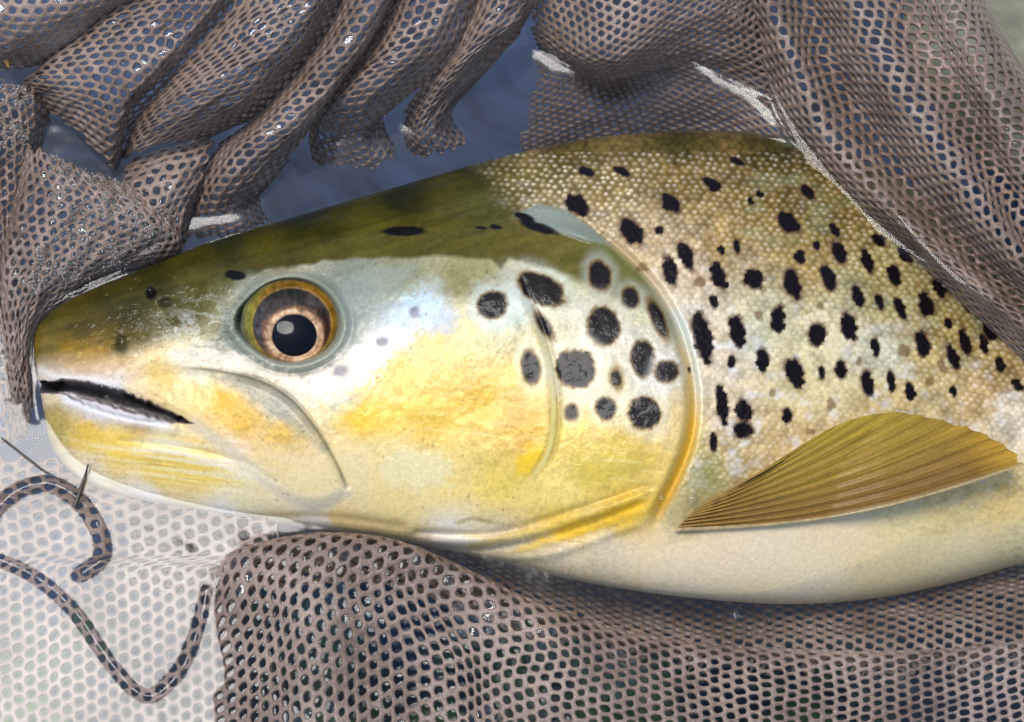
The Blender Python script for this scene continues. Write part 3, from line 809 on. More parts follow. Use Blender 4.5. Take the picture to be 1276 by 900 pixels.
_ys, _xs = np.mgrid[0:320, 0:560]
_HF = np.where(np.isnan(HM), -25.0, HM)
for _ in range(6):
    _HF = (_HF + np.roll(_HF, 1, 0) + np.roll(_HF, -1, 0) + np.roll(_HF, 1, 1) + np.roll(_HF, -1, 1)) / 5
def smooth_fh(px, py):
    x = np.clip((np.asarray(px, float) + 50) / 3, 0, 558); y = np.clip(np.asarray(py, float) / 3, 0, 318)
    i, j = np.floor(y).astype(int), np.floor(x).astype(int); fy, fx = y - i, x - j
    return (_HF[i, j] * (1 - fx) + _HF[i, j + 1] * fx) * (1 - fy) + (_HF[i + 1, j] * (1 - fx) + _HF[i + 1, j + 1] * fx) * fy

# ------------------------------------------------------------------ eye
def build_eye(parent):
    h0 = float(np.nanmean(fish_h(np.array([300, 425, 363, 363]), np.array([400, 400, 340, 460])))) - 2
    nr, na = 90, 160
    r = np.linspace(0, 1, nr)[:, None]; a = np.linspace(0, 2 * np.pi, na, endpoint=False)[None, :]
    RX, RY = 62, 55
    X = EYE_C[0] + RX * r * np.cos(a); Y = EYE_C[1] + RY * r * np.sin(a)
    dome = 20 * (1 - r ** 2)
    # the iris sits a little lower than the surrounding ring
    ix, iy = 364.0, 405.0
    e = np.hypot((X - ix) / 49, (Y - iy) / 46)
    hh = h0 - 6 + dome - 5 * ss(1.03, 0.93, e) - 5 * ss(0.66, 0.55, np.hypot((X - 367) / 46, (Y - 418) / 43))
    px, py = X.ravel(), Y.ravel()
    e = e.ravel()
    nse = fbm(px / 9, py / 9, 61) - 0.5
    ang = np.arctan2(py - 418, px - 367)
    ray = fbm(np.cos(ang) * 9 + 20, np.sin(ang) * 9 + np.hypot(px - 367, py - 418) / 20, 66) - 0.5
    col = np.tile(lin((136, 96, 18)), (len(px), 1))
    col = mixc(col, (134, 126, 40), ss(335, 305, px + 16 * nse))
    col = mixc(col, (160, 112, 30), 0.7 * ss(380, 420, px) * ss(400, 350, py))
    col = mixc(col, (104, 102, 66), ss(0.84, 1.0, np.hypot((px - EYE_C[0]) / RX, (py - EYE_C[1]) / RY)))
    iris = ss(1.02, 0.97, e)
    ic = np.tile(lin((86, 76, 68)), (len(px), 1))
    ic = mixc(ic, (66, 62, 48), ss(380, 360, py + 10 * nse))
    ic = mixc(ic, (74, 44, 24), ss(396, 410, px + 10 * nse) * ss(385, 400, py))
    ic = mixc(ic, (168, 116, 70), ss(440, 452, py - 0.1 * (px - 360) + 12 * nse))
    ic = mixc(ic, (104, 100, 100), 0.5 * ss(335, 322, px + 12 * nse) * ss(430, 415, py))
    p = np.hypot((px - 367) / 30.0, (py - 418) / 27.5)
    ic = mixc(ic, (196, 150, 112), ss(1.5, 1.15, p + 0.7 * nse) * 0.8 * ss(1.7, 1.3, p + 0.25 * np.clip((px - 385) / 20, 0, 1.5)))
    ic = mixc(ic, (226, 186, 148), ss(1.28, 1.12, p))
    ic = ic ** 1.25 * (1 + 1.1 * ray + 0.7 * nse)[:, None]
    col = col * (1 - iris[:, None]) + ic * iris[:, None]
    col = mixc(col, (190, 150, 92), 0.45 * np.exp(-((e - 1.0) / 0.03) ** 2) * ss(430, 380, py))
    nf = fbm(px / 3.2, py / 3.2, 63) - 0.5
    col *= np.clip(1 + 1.2 * nse + 0.9 * nf, 0.3, 1.7)[:, None]
    col = np.clip(col, 0.003, 0.8)
    fc = grid_faces(nr, na, wrap_v=True, flip=False)
    iris_o = mesh_obj("eye", U(X, Y, hh).reshape(-1, 3), fc, m_colattr("iris", 0.45, 0.0, 0.0, 0.0, 0.08), parent, cols=col)
    iris_o["label"] = "golden eye with a copper ring round the black pupil"
    # pupil: a slightly domed black lens, pear shaped towards the snout
    nr2, na2 = 14, 80
    r = np.linspace(0, 1, nr2)[:, None]; a = np.linspace(0, 2 * np.pi, na2, endpoint=False)[None, :]
    rad = 1 + 0.05 * np.cos(a - 2.4) + 0.05 * np.exp(-(np.angle(np.exp(1j * (a - 1.75))) / 0.35) ** 2)
    X = 367 + 30 * r * rad * np.cos(a); Y = 418 + 27.5 * r * rad * np.sin(a)
    ri = np.hypot((X - EYE_C[0]) / RX, (Y - EYE_C[1]) / RY)
    hp = h0 - 6 + 20 * (1 - ri ** 2) - 10 + 2.0 + 3.5 * (1 - r ** 2)
    m, nt, out = new_mat("pupil")
    b = nd(nt, "ShaderNodeBsdfPrincipled"); b.inputs["Base Color"].default_value = (0.004, 0.005, 0.008, 1)
    b.inputs["Roughness"].default_value = 0.1; b.inputs["Specular IOR Level"].default_value = 0.08
    nt.links.new(b.outputs[0], out.inputs[0])
    mesh_obj("pupil", U(X, Y, hp).reshape(-1, 3), grid_faces(nr2, na2, wrap_v=True), m, iris_o)
    # cornea: clear dome
    nr3 = 40
    r = np.linspace(0, 1, nr3)[:, None]; a = np.linspace(0, 2 * np.pi, na, endpoint=False)[None, :]
    X = EYE_C[0] + 1.0 * RX * r * np.cos(a); Y = EYE_C[1] + RY * r * np.sin(a)
    mesh_obj("cornea", U(X, Y, h0 - 5 + 25 * np.sqrt(np.clip(1 - r ** 2, 0, 1)) ** 1.3 + 0 * a).reshape(-1, 3), grid_faces(nr3, na, wrap_v=True), M_CORNEA, iris_o)
build_eye(trout)

# ------------------------------------------------------------------ pectoral fin
FIN_TIP = np.array([(1275, 580), (1268, 566), (1252, 553), (1230, 541), (1204, 531), (1176, 523), (1148, 517), (1118, 513), (1088, 516), (1060, 523), (1032, 535), (1004, 552), (976, 573)], float)
FIN_BASE = np.array([(842, 660), (846, 656), (850, 652), (854, 648), (858, 644), (861, 641), (864, 638), (867, 635), (870, 632), (873, 630), (876, 628), (880, 626), (886, 622)], float)
def fin_point(i, s):
    """i in [0, 12] ray index (float), s in [0,1] along the ray"""
    i = np.asarray(i, float); s = np.asarray(s, float)
    b = catmull(FIN_BASE, i.ravel()).reshape(i.shape + (2,)); t = catmull(FIN_TIP, i.ravel()).reshape(i.shape + (2,))
    x = b[..., 0] * (1 - s) + t[..., 0] * s
    y = b[..., 1] * (1 - s) + t[..., 1] * s
    bow = np.sin(np.pi * s)
    y = y + bow * (20 - 1.6 * i)          # rays bow downwards on the lower side
    return x, y
def fin_h(i, s):
    x, y = fin_point(i, s)
    sx = np.clip(x, 0, 1500)
    base = np.interp(sx, [840, 900, 1000, 1100, 1200, 1280], [60, 92, 116, 124, 122, 112])
    low = ss(560, 660, y)
    own = base - 60 - 20 * low + 10 * np.sin(np.pi * np.clip(s, 0, 1)) + 8 * s
    fh = smooth_fh(x, y) + 7 + 14 * ss(0.1, 0.8, s)
    return np.maximum(own, fh)
def build_fin(parent):
    ni, nsv = 12 * 12 + 1, 150
    I, Sg = np.meshgrid(np.linspace(0, 12, ni), np.linspace(0, 1, nsv), indexing='ij')
    fr = I - np.floor(I)
    notch = 0.010 * np.abs(np.sin(np.pi * I)) ** 0.7 + 0.012 * (fbm(I * 3, I * 0 + 3, 71) - 0.5)
    s = Sg * (1 - notch * (I > 0.3))
    X, Y = fin_point(I, s)
    corr = 1.5 * np.abs(np.cos(np.pi * I)) + 0.7 * np.abs(np.cos(3 * np.pi * I)) * ss(0.35, 0.8, Sg)
    hh = fin_h(I, s) + corr + 2.0 * (fbm(X / 40, Y / 20, 72) - 0.5)
    px, py = X.ravel(), Y.ravel(); i_, s_ = I.ravel(), Sg.ravel()
    col = np.tile(lin((168, 132, 34)), (len(px), 1))
    col = mixc(col, (186, 160, 46), ss(5, 10, i_) * 0.9)
    col = mixc(col, (142, 98, 34), ss(5, 1.5, i_) * 0.8)
    col = mixc(col, (118, 84, 36), ss(0.45, 0.05, s_) * 0.8)
    col = mixc(col, (196, 150, 40), ss(0.85, 1.0, s_) * ss(6, 2, i_) * 0.9)
    fine = fbm(i_ * 6, s_ * 5, 75) - 0.5
    fine2 = fbm(i_ * 16, s_ * 9, 76) - 0.5
    col *= (1 + 0.55 * fine + 0.5 * fine2)[:, None]
    col = mixc(col, (98, 66, 22), 0.16 * ss(0.6, 0.95, np.abs(np.sin(np.pi * i_))) * ss(0.1, 0.4, s_))
    col = mixc(col, (214, 196, 150), ss(0.35, 0.0, i_) * 0.55)  # lower edge paled as a painted waterline highlight
    col = np.clip(col, 0.004, 0.8)
    mt = m_colattr("fin_membrane", 0.5, 0.06, 0, 0.15)
    top = U(X, Y, hh).reshape(-1, 3); bot = U(X, Y, hh - 3.0).reshape(-1, 3)
    f1 = grid_faces(ni, nsv, flip=True)
    n = ni * nsv
    idx = np.arange(n).reshape(ni, nsv)
    rim = np.concatenate([idx[:, 0][::-1], idx[0, 1:], idx[1:, -1], idx[-1, :-1][::-1]])[:-1]
    r2 = np.roll(rim, -1)
    side = np.stack([rim, rim + n, r2 + n, r2], -1)
    faces = np.concatenate([f1, f1[:, ::-1] + n, side])
    fin = mesh_obj("pectoral_fin", np.concatenate([top, bot]), faces, mt, parent, cols=np.concatenate([col, col]))
    fin["label"] = "amber translucent fan shaped fin folded back"
    mr = m_plain("fin_ray", (150, 112, 34), 0.5, 0.05, 900, 0.3)
    mr0 = m_plain("fin_ray_edge", (176, 150, 98), 0.25, 0.5, 900, 0.35)  # pale first ray colour stands in for the bright waterline glint
    for k in range(13):
        ns, nc = 60, 8
        sg = np.linspace(0.0, 0.99, ns)
        ii = np.full(ns, float(k))
        x, y = fin_point(ii, sg); h = fin_h(ii, sg) + 1.4
        rad = (2.6 if k == 0 else 1.2) * (1 - 0.72 * sg) + 0.25
        a = np.linspace(0, 2 * np.pi, nc, endpoint=False)
        dx, dy = np.gradient(x), np.gradient(y); l = np.hypot(dx, dy); nx, ny = -dy / l, dx / l
        X = x[:, None] + nx[:, None] * rad[:, None] * np.cos(a); Y = y[:, None] + ny[:, None] * rad[:, None] * np.cos(a)
        Hh = h[:, None] + rad[:, None] * np.sin(a)
        mesh_obj("fin_ray", U(X, Y, Hh).reshape(-1, 3), grid_faces(ns, nc, wrap_v=True), mr0 if k == 0 else mr, fin)
build_fin(trout)

# ------------------------------------------------------------------ teeth and tail
def cone(base, tip, r, n=7):
    base, tip = np.array(base, float), np.array(tip, float)
    ax = tip - base; ax /= np.linalg.norm(ax)
    u = np.cross(ax, [0.3, 0.5, 0.8]); u /= np.linalg.norm(u); v = np.cross(ax, u)
    vs = []
    for k, rr in ((0, 1.0), (0.5, 0.72), (0.85, 0.32)):
        for a in np.linspace(0, 2 * np.pi, n, endpoint=False):
            vs.append(base + (tip - base) * k + (u * math.cos(a) + v * math.sin(a)) * r * rr)
    vs.append(tip)
    fs = []
    for k in range(2):
        for j in range(n): fs.append((k * n + j, k * n + (j + 1) % n, (k + 1) * n + (j + 1) % n, (k + 1) * n + j))
    for j in range(n): fs.append((2 * n + j, 2 * n + (j + 1) % n, 3 * n))
    fs.append(tuple(range(n))[::-1])
    return vs, fs
M_TOOTH = m_plain("tooth", (228, 222, 208), 0.2, 0.4, 900, 0.1)
for (x, y, dx, dy, l) in [(84, 475, 0, 5, 1), (97, 475, 1, 6, 1), (113, 477, 1, 6, 1), (127, 481, 0, 7, 1), (137, 483, 1, 7, 1), (147, 486, 0, 6, 1), (163, 493, 1, 5, 1), (180, 500, 1, 5, 1),
                          (100, 503, 1, -7, 1), (116, 509, 1, -8, 1), (127, 513, 1, -7, 1), (147, 519, 1, -6, 1), (168, 523, 1, -5, 1), (187, 526, 1, -4, 1)]:
    hb = float(fish_h(np.array(x), np.array(y - 4 if dy > 0 else y + 6))) - 2
    y = y - 3.5 if dy > 0 else y + 1
    b, t = U(x, y, hb), U(x + dx, y + dy * 0.8, hb - 6)
    vs, fs = cone(b, t, 1.3 * S)
    mesh_obj("tooth", vs, fs, M_TOOTH, trout)

def build_tail(parent):
    ni, nsv = 25, 40
    I, s = np.meshgrid(np.linspace(-1, 1, ni), np.linspace(0, 1, nsv), indexing='ij')
    X = 2165 + s * (260 - 70 * (1 - np.abs(I) ** 1.5)); Y = 618 + I * (48 + 150 * s)
    hh = -30 + 14 * (1 - s) + 2 * np.cos(I * 40) - 30 * s
    col = np.tile(lin((120, 98, 52)), (X.size, 1)) * (1 + 0.5 * (fbm(I.ravel() * 14, s.ravel() * 3, 5) - 0.5))[:, None]
    t, b = U(X, Y, hh + 6 * (1 - s) + 2).reshape(-1, 3), U(X, Y, hh - 6 * (1 - s) - 2).reshape(-1, 3)
    f = grid_faces(ni, nsv, flip=True); n = X.size
    mesh_obj("tail_fin", np.concatenate([t, b]), np.concatenate([f, f[:, ::-1] + n]), m_colattr("tail", 0.35, 0.3), parent, cols=np.concatenate([col, col]))
build_tail(trout)

# ------------------------------------------------------------------ landing net
net = empty("landing_net", U(640, 450, -240), "brown knotless mesh landing net gathered in wet folds round the trout", "net")

class Patch:
    """a piece of net fabric given by lines of (px, py, h); lines run along v, stacked along u"""
    def __init__(self, lines, wr=2.0, seed=0):
        K = max(len(l) for l in lines)
        A = np.array([catmull(np.array(l, float), np.linspace(0, len(l) - 1, 61)) for l in lines])   # (nl, 61, 3)
        D = catmull(A, np.linspace(0, len(lines) - 1, 40 * (len(lines) - 1) + 1))                     # (nu, 61, 3)
        D = np.transpose(catmull(np.transpose(D, (1, 0, 2)), np.linspace(0, 60, 241)), (1, 0, 2))
        vv = np.linspace(0, 1, D.shape[1])[None, :] * 3.0; uu = np.linspace(0, len(lines) - 1, D.shape[0])[:, None]
        D[..., 2] += wr * 2.2 * (fbm(D[..., 0] / 34, D[..., 1] / 34, seed) - 0.5) + wr * 0.8 * (fbm(D[..., 0] / 13, D[..., 1] / 13, seed + 5) - 0.5)
        D[..., 2] += wr * 2.6 * (fbm(uu * 2.3 + 0.8 * vv, vv * 1.0 + 0 * uu, seed + 17) - 0.5)
        D[..., 2] += wr * 2.4 * (0.12 - np.abs(fbm(uu * 1.6 + 0.5 * vv + D[..., 0] / 160, vv * 1.5 + D[..., 1] / 90, seed + 23) - 0.5))
        # equalise arc length along u for every v
        lu = np.concatenate([np.zeros((1, D.shape[1])), np.cumsum(np.linalg.norm(np.diff(D, axis=0), axis=2), 0)])
        self.Lu = float(np.mean(lu[-1]) * 0.55 + np.max(lu[-1]) * 0.45)
        E = np.empty_like(D)
        tt = np.linspace(0, 1, D.shape[0])
        for j in range(D.shape[1]):
            for k in range(3): E[:, j, k] = np.interp(tt * lu[-1, j], lu[:, j], D[:, j, k])
        lv = np.concatenate([[0], np.cumsum(np.mean(np.linalg.norm(np.diff(E, axis=1), axis=2), 0))])
        self.Lv = float(lv[-1])
        jj = np.interp(np.linspace(0, lv[-1], D.shape[1]), lv, np.arange(D.shape[1]))
        j0 = np.clip(np.floor(jj).astype(int), 0, D.shape[1] - 2); f = (jj - j0)[None, :, None]
        self.G = E[:, j0] * (1 - f) + E[:, j0 + 1] * f
    def at(self, u, v):
        nu, nv, _ = self.G.shape
        x = np.clip(u / self.Lu, 0, 1) * (nu - 1); y = np.clip(v / self.Lv, 0, 1) * (nv - 1)
        i = np.clip(np.floor(x).astype(int), 0, nu - 2); j = np.clip(np.floor(y).astype(int), 0, nv - 2)
        fx, fy = (x - i)[:, None], (y - j)[:, None]
        G = self.G
        return (G[i, j] * (1 - fx) + G[i + 1, j] * fx) * (1 - fy) + (G[i, j + 1] * (1 - fx) + G[i + 1, j + 1] * fx) * fy

PATCHES = {}
def net_panel(lines, a=16.0, b=13.5, ang=0.0, hole=0.66, thick=5.6, wr=6.0, seed=0, film=0.35, label=None, qf=0.36, gate=None, sub=1):
    P = Patch(lines, wr, seed)
    PATCHES[seed] = P
    q = b * qf
    ca, sa = math.cos(math.radians(ang)), math.sin(math.radians(ang))
    R = math.hypot(P.Lu, P.Lv)
    nr, nc = int(R / b) + 3, int(R / a) + 3
    hexo = [(0, b / 2 + q), (-a / 2, b / 2 - q), (-a / 2, -(b / 2 - q)), (0, -(b / 2 + q)), (a / 2, -(b / 2 - q)), (a / 2, b / 2 - q)]
    key = {}; uv = []; faces = []; films = []
    def vid(x, y):
        k = (round(x * 20), round(y * 20))
        if k not in key: key[k] = len(uv); uv.append((x, y))
        return key[k]
    cu, cv = P.Lu / 2, P.Lv / 2
    for j in range(-nr, nr + 1):
        for i in range(-nc, nc + 1):
            x0 = (i + 0.5 * (j % 2)) * a; y0 = j * b
            gu, gv = cu + x0 * ca - y0 * sa, cv + x0 * sa + y0 * ca
            m = 0.62 * max(a, b)
            if not (m < gu < P.Lu - m and m < gv < P.Lv - m): continue
            out = [vid(x0 + dx, y0 + dy) for dx, dy in hexo]
            hs = hole * (1 + 0.34 * (random.random() - 0.5))
            inn = []
            for dx, dy in hexo:
                inn.append(len(uv)); uv.append((x0 + dx * hs + random.uniform(-.8, .8), y0 + dy * hs + random.uniform(-.8, .8)))
            for k in range(6):
                k2 = (k + 1) % 6
                faces.append((out[k], out[k2], inn[k2], inn[k]))
            films.append((gu, gv, inn))
    if not faces: return None
    uva = np.array(uv)
    u = cu + uva[:, 0] * ca - uva[:, 1] * sa; v = cv + uva[:, 0] * sa + uva[:, 1] * ca
    su, sv = u + 9 * (fbm(u / 70, v / 70, seed + 31) - 0.5) + 2.5 * (fbm(u / 14, v / 14, seed + 35) - 0.5), v + 9 * (fbm(u / 70, v / 70, seed + 33) - 0.5) + 2.5 * (fbm(u / 14, v / 14, seed + 37) - 0.5)
    p = P.at(su, sv)
    p[:, 2] += 1.6 * (hash2(np.arange(len(p)), np.arange(len(p)) * 0.37, seed) - 0.5)
    co = U(p[:, 0], p[:, 1], p[:, 2])
    o = mesh_obj("net_panel", co, np.array(faces), M_NET, net)
    if label: o["label"] = label
    md = o.modifiers.new("thickness", 'SOLIDIFY'); md.thickness = thick * S; md.offset = 0
    md2 = o.modifiers.new("round", 'SUBSURF'); md2.levels = sub; md2.render_levels = sub
    # water caught in some of the meshes
    if film > 0:
        fv, ff = [], []
        for gu, gv, inn in films:
            c = p[inn].mean(0)
            nz = fbm(np.array([c[0] / 60]), np.array([c[1] / 60]), seed + 90)[0]
            f = film if gate is None else gate(c[0], c[1], film)
            if nz + 0.25 * (random.random() - 0.5) < 1 - f - 0.12: continue
            b0 = len(fv)
            ring = p[inn] + (p[inn] - c) * 0.35
            dip = random.uniform(-2.0, 1.5)
            for r in ring: fv.append(r + np.array([0, 0, random.uniform(-.5, .5)]))
            fv.append(c + np.array([random.uniform(-2, 2), random.uniform(-2, 2), dip]))
            for k in range(6): ff.append((b0 + k, b0 + (k + 1) % 6, b0 + 6))
        if fv:
            fv = np.array(fv)
            w = mesh_obj("water_film", U(fv[:, 0], fv[:, 1], fv[:, 2]), np.array(ff), M_FILM, o)
            w["kind"] = "stuff"
    return o

# upper left: sheet with pleats, then rolls running down to the water
net_panel([[(190, -40, 80), (100, 35, 70), (45, 105, 20), (30, 130, -20)],
           [(215, -40, 135), (125, 32, 120), (45, 92, 70), (20, 115, 10)],
           [(265, -40, 150), (185, 40, 140), (110, 105, 100), (92, 165, 5)],
           [(300, -40, 144), (216, 60, 128), (150, 130, 95), (136, 214, 5)],
           [(318, -40, 118), (236, 70, 92), (168, 140, 48), (150, 206, -20)],
           [(372, -40, 150), (296, 60, 136), (218, 130, 104), (163, 196, 20)],
           [(420, -40, 152), (360, 50, 140), (290, 120, 108), (215, 180, 30)],
           [(448, -40, 100), (402, 52, 70), (334, 136, 20), (262, 172, -25)]], ang=38, seed=1, film=0.50, label="pleated mesh sheet above the snout")
net_panel([[(436, -40, 90), (392, 50, 60), (322, 138, 20), (258, 196, -25), (236, 262, -50), (232, 296, -85)],
           [(468, -40, 142), (422, 50, 125), (352, 138, 90), (282, 208, 50), (250, 262, -2), (258, 300, -55)],
           [(500, -40, 140), (450, 55, 124), (385, 142, 88), (312, 216, 46), (290, 266, -12), (312, 292, -60)],
           [(512, -40, 70), (468, 46, 46), (404, 134, 16), (354, 212, -10), (326, 250, -50), (346, 276, -85)]], ang=40, seed=2, film=0.42, label="rolled fold reaching down to the water")
net_panel([[(500, -40, 60), (462, 50, 40), (402, 130, 5), (384, 172, -40), (390, 210, -80)],
           [(530, -40, 130), (490, 48, 110), (436, 110, 72), (400, 160, 2), (414, 210, -55)],
           [(580, -40, 130), (534, 50, 108), (482, 112, 66), (446, 172, -12), (470, 212, -60)],
           [(610, -40, 80), (566, 66, 46), (512, 120, 10), (478, 150, -45), (505, 190, -85)]], ang=36, seed=3, film=0.45, label="short rolled fold dipping into the pool")
net_panel([[(596, -40, 60), (556, 70, 26), (514, 122, -10), (500, 156, -50), (508, 195, -85)],
           [(640, -40, 118), (600, 40, 96), (556, 100, 52), (520, 160, -10), (532, 198, -60)],
           [(672, -40, 108), (644, 24, 84), (602, 70, 44), (544, 152, -16), (566, 192, -62)],
           [(684, -40, 40), (652, 34, 20), (612, 84, -8), (564, 138, -50), (592, 172, -90)]], ang=34, seed=4, film=0.45, label="narrow rolled fold beside the dark gap")
net_panel([[(140, 206, -20), (205, 182, -8), (276, 162, -20)],
           [(150, 232, 34), (212, 206, 42), (268, 184, 20)],
           [(172, 268, 44), (214, 250, 44), (260, 214, 14)],
           [(190, 312, 14), (226, 292, 5), (240, 256, -20)],
           [(200, 330, -20), (236, 304, -25), (246, 270, -40)]], ang=20, seed=5, film=0.68, hole=0.6, label="small glossy wet fold")
net_panel([[(38, 168, 30), (16, 260, 25), (2, 340, 20), (8, 470, 0), (20, 560, -30)],
           [(48, 176, 62), (27, 260, 58), (12, 340, 44), (20, 470, 16), (34, 540, -20)],
           [(74, 192, 76), (82, 260, 74), (60, 330, 52), (34, 420, 20), (44, 505, -20)],
           [(112, 210, 70), (142, 270, 64), (112, 330, 36), (52, 400, 4), (42, 470, -25)],
           [(152, 226, 50), (202, 282, 44), (162, 324, 20), (84, 362, -5), (44, 425, -32)],
           [(182, 240, 10), (230, 306, 4), (196, 334, -18), (104, 368, -35), (52, 420, -55)]], ang=12, seed=6, a=14, b=12, wr=8.0, film=0.6, hole=0.56, thick=6.0, label="fuzzy algae covered fold beside the snout")
net_panel([[(-60, 80, 70), (-60, 250, 45), (-60, 420, 12), (-60, 560, -20)],
           [(8, 92, 66), (0, 230, 32), (-6, 350, 14), (-4, 560, -24)],
           [(40, 104, 50), (30, 200, 20), (14, 300, 2), (10, 420, -14), (26, 560, -34)],
           [(74, 116, 0), (52, 190, -20), (34, 280, -20), (24, 370, -34), (40, 540, -50)]], ang=15, seed=7, film=0.4)
net_panel([[(-60, -60, 150), (80, -60, 172), (230, -70, 184)],
           [(-60, 10, 165), (80, 4, 168), (190, -28, 164)],
           [(-60, 62, 130), (40, 52, 126), (118, 26, 120), (200, -20, 124)],
           [(-60, 90, 60), (30, 86, 56), (90, 60, 60), (170, 0, 70)]], ang=25, seed=8, film=0.8, hole=0.55, thick=5.0, label="soft fold at the rim of the bag")
# dark inner sheet behind the back of the fish
net_panel([[(630, -60, 40), (760, -60, 112), (900, -60, 130), (1010, -60, 100)],
           [(652, 18, 26), (760, 18, 92), (872, 6, 96), (966, 16, 60)],
           [(660, 44, -2), (752, 74, 66), (852, 48, 50), (966, 66, 30)],
           [(664, 80, -50), (756, 106, -30), (856, 92, -16), (984, 130, -20)],
           [(652, 140, -96), (760, 146, -90), (876, 146, -76), (1006, 204, -60)],
           [(636, 200, -170), (760, 204, -170), (884, 210, -160), (1020, 250, -130)]], a=13, b=10.5, ang=8, seed=9, film=0.12, wr=4.0, hole=0.6, label="shaded inner sheet running down behind the fish")
# right: big sheet lying over the back of the fish
net_panel([[(880, -60, -10), (940, 90, -40), (985, 185, -30), (1046, 266, -26), (1140, 345, -16), (1270, 455, -14), (1390, 560, -20)],
           [(900, -60, 50), (958, 90, 14), (1003, 178, 20), (1068, 256, 26), (1162, 330, 46), (1288, 444, 52), (1402, 545, 46)],
           [(935, -60, 116), (987, 70, 90), (1036, 170, 74), (1110, 258, 88), (1210, 348, 104), (1330, 450, 104), (1424, 520, 94)],
           [(996, -60, 66), (1026, 60, 46), (1076, 150, 40), (1150, 250, 60), (1240, 345, 76), (1350, 440, 122), (1440, 500, 92)],
           [(1040, -60, 142), (1086, 50, 132), (1140, 140, 140), (1200, 230, 144), (1280, 330, 150), (1372, 420, 150), (1460, 480, 120)],
           [(1106, -60, 124), (1150, 50, 106), (1194, 130, 104), (1234, 210, 112), (1290, 300, 122), (1380, 390, 116), (1470, 450, 100)],
           [(1148, -60, 165), (1198, 40, 156), (1240, 120, 156), (1282, 200, 160), (1342, 290, 150), (1420, 370, 130), (1500, 430, 100)],
           [(1180, -60, 140), (1230, 36, 126), (1276, 112, 120), (1330, 200, 120), (1400, 280, 110), (1470, 350, 90), (1540, 410, 60)],
           [(1192, -60, 40), (1246, 40, 20), (1294, 116, 10), (1356, 200, 10), (1430, 280, 0), (1500, 350, -20), (1570, 410, -40)]],
          a=16.5, b=14, ang=66, seed=10, film=0.25, label="large draped sheet lying over the back of the fish")
# front: fold rising out of the water below the belly
FRONT = [[(276, 742, -40), (312, 710, -50), (392, 694, -60), (486, 700, -70), (556, 728, -70), (632, 766, -60), (736, 800, -50), (850, 818, -40), (1000, 828, -34), (1150, 828, -30), (1320, 812, -30)],
         [(262, 722, -8), (300, 686, 8), (390, 668, 24), (482, 673, 28), (562, 702, 22), (640, 740, 18), (740, 778, 14), (850, 801, 8), (1000, 812, 3), (1150, 813, -4), (1320, 796, -8)],
         [(258, 790, -2), (312, 756, 18), (384, 742, 50), (466, 730, 34), (546, 752, 26), (640, 796, 42), (740, 828, 40), (850, 850, 28), (1000, 860, 14), (1150, 860, -2), (1320, 846, -8)],
         [(262, 860, 0), (322, 846, 22), (392, 846, 58), (474, 824, 30), (566, 830, 26), (624, 852, 46), (730, 882, 50), (850, 902, 38), (1000, 912, 18), (1150, 910, -2), (1320, 896, -6)],
         [(264, 990, 0), (322, 990, 24), (400, 985, 60), (476, 970, 32), (572, 970, 28), (632, 975, 50), (740, 985, 56), (860, 995, 44), (1000, 1000, 20), (1150, 1000, 0), (1320, 985, -6)]]
def gate_front(x, y, f):
    if 425 < x < 560 + (y - 760) * 0.12 and y > 700: return 0.03
    return 0.22 if x < 420 or 560 < x < 700 else (0.25 if x < 780 else 0.12)
net_panel(FRONT, a=18, b=15.5, ang=62, seed=11, film=0.5, wr=3.5, gate=gate_front, hole=0.66, label="fold of mesh rising in front of the belly")
# sheet just under the surface, lower left
def under(nx=9, ny=9):
    X0, X1, Y0, Y1 = -80, 300, 560, 1000
    L = []
    ring = smooth_line([(-20, 690), (40, 716), (90, 758), (130, 815), (165, 858), (192, 866), (224, 836), (246, 786), (258, 735)], 40)
    curl = smooth_line([(-10, 640), (20, 612), (60, 602), (98, 622), (124, 660), (128, 694)], 30)
    for k in range(31):
        y = Y0 + (Y1 - Y0) * k / 30
        row = []
        for x in np.linspace(X0, X1 + (60 if y < 700 else 0), 31):
            a = np.array([x]); b = np.array([y])
            h = -10 + 6 * math.exp(-(float(pdist(a, b, ring)[0]) / 12) ** 2) + 10 * math.exp(-(float(pdist(a, b, curl)[0]) / 18) ** 2)
            h -= 34 * ss(650, 590, np.array(y))
            row.append((x, y, float(h)))
        L.append(row)
    return L
net_panel(under(), a=18, b=15.5, ang=62, seed=12, film=0.0, hole=0.66, wr=1.0, label="sheet of mesh lying just under the water")
# bag floor under the fish, deep and dark
net_panel([[(150, 735, -46), (300, 740, -70), (470, 735, -90), (640, 790, -80), (800, 838, -55), (1000, 850, -44), (1200, 850, -40), (1420, 830, -40)],
           [(150, 690, -90), (300, 690, -120), (470, 690, -140), (640, 740, -120), (800, 796, -70), (1000, 806, -54), (1200, 800, -50), (1420, 790, -50)],
           [(150, 640, -150), (300, 640, -180), (470, 640, -190), (640, 690, -180), (800, 745, -130), (1000, 760, -110), (1200, 750, -100), (1420, 740, -90)],
           [(100, 560, -200), (300, 560, -230), (470, 560, -240), (640, 600, -240), (800, 640, -230), (1000, 650, -220), (1200, 650, -220), (1420, 650, -200)],
           [(60, 420, -200), (300, 400, -240), (470, 400, -250), (640, 400, -250), (800, 400, -250), (1000, 400, -250), (1200, 400, -250), (1420, 420, -240)],
           [(80, 370, -200), (300, 320, -230), (470, 290, -250), (640, 270, -260), (800, 260, -260), (1000, 260, -260), (1200, 300, -250), (1420, 340, -250)]],
          a=15, b=12.5, ang=60, seed=13, film=0.0, hole=0.68, label="floor of the bag under the belly")

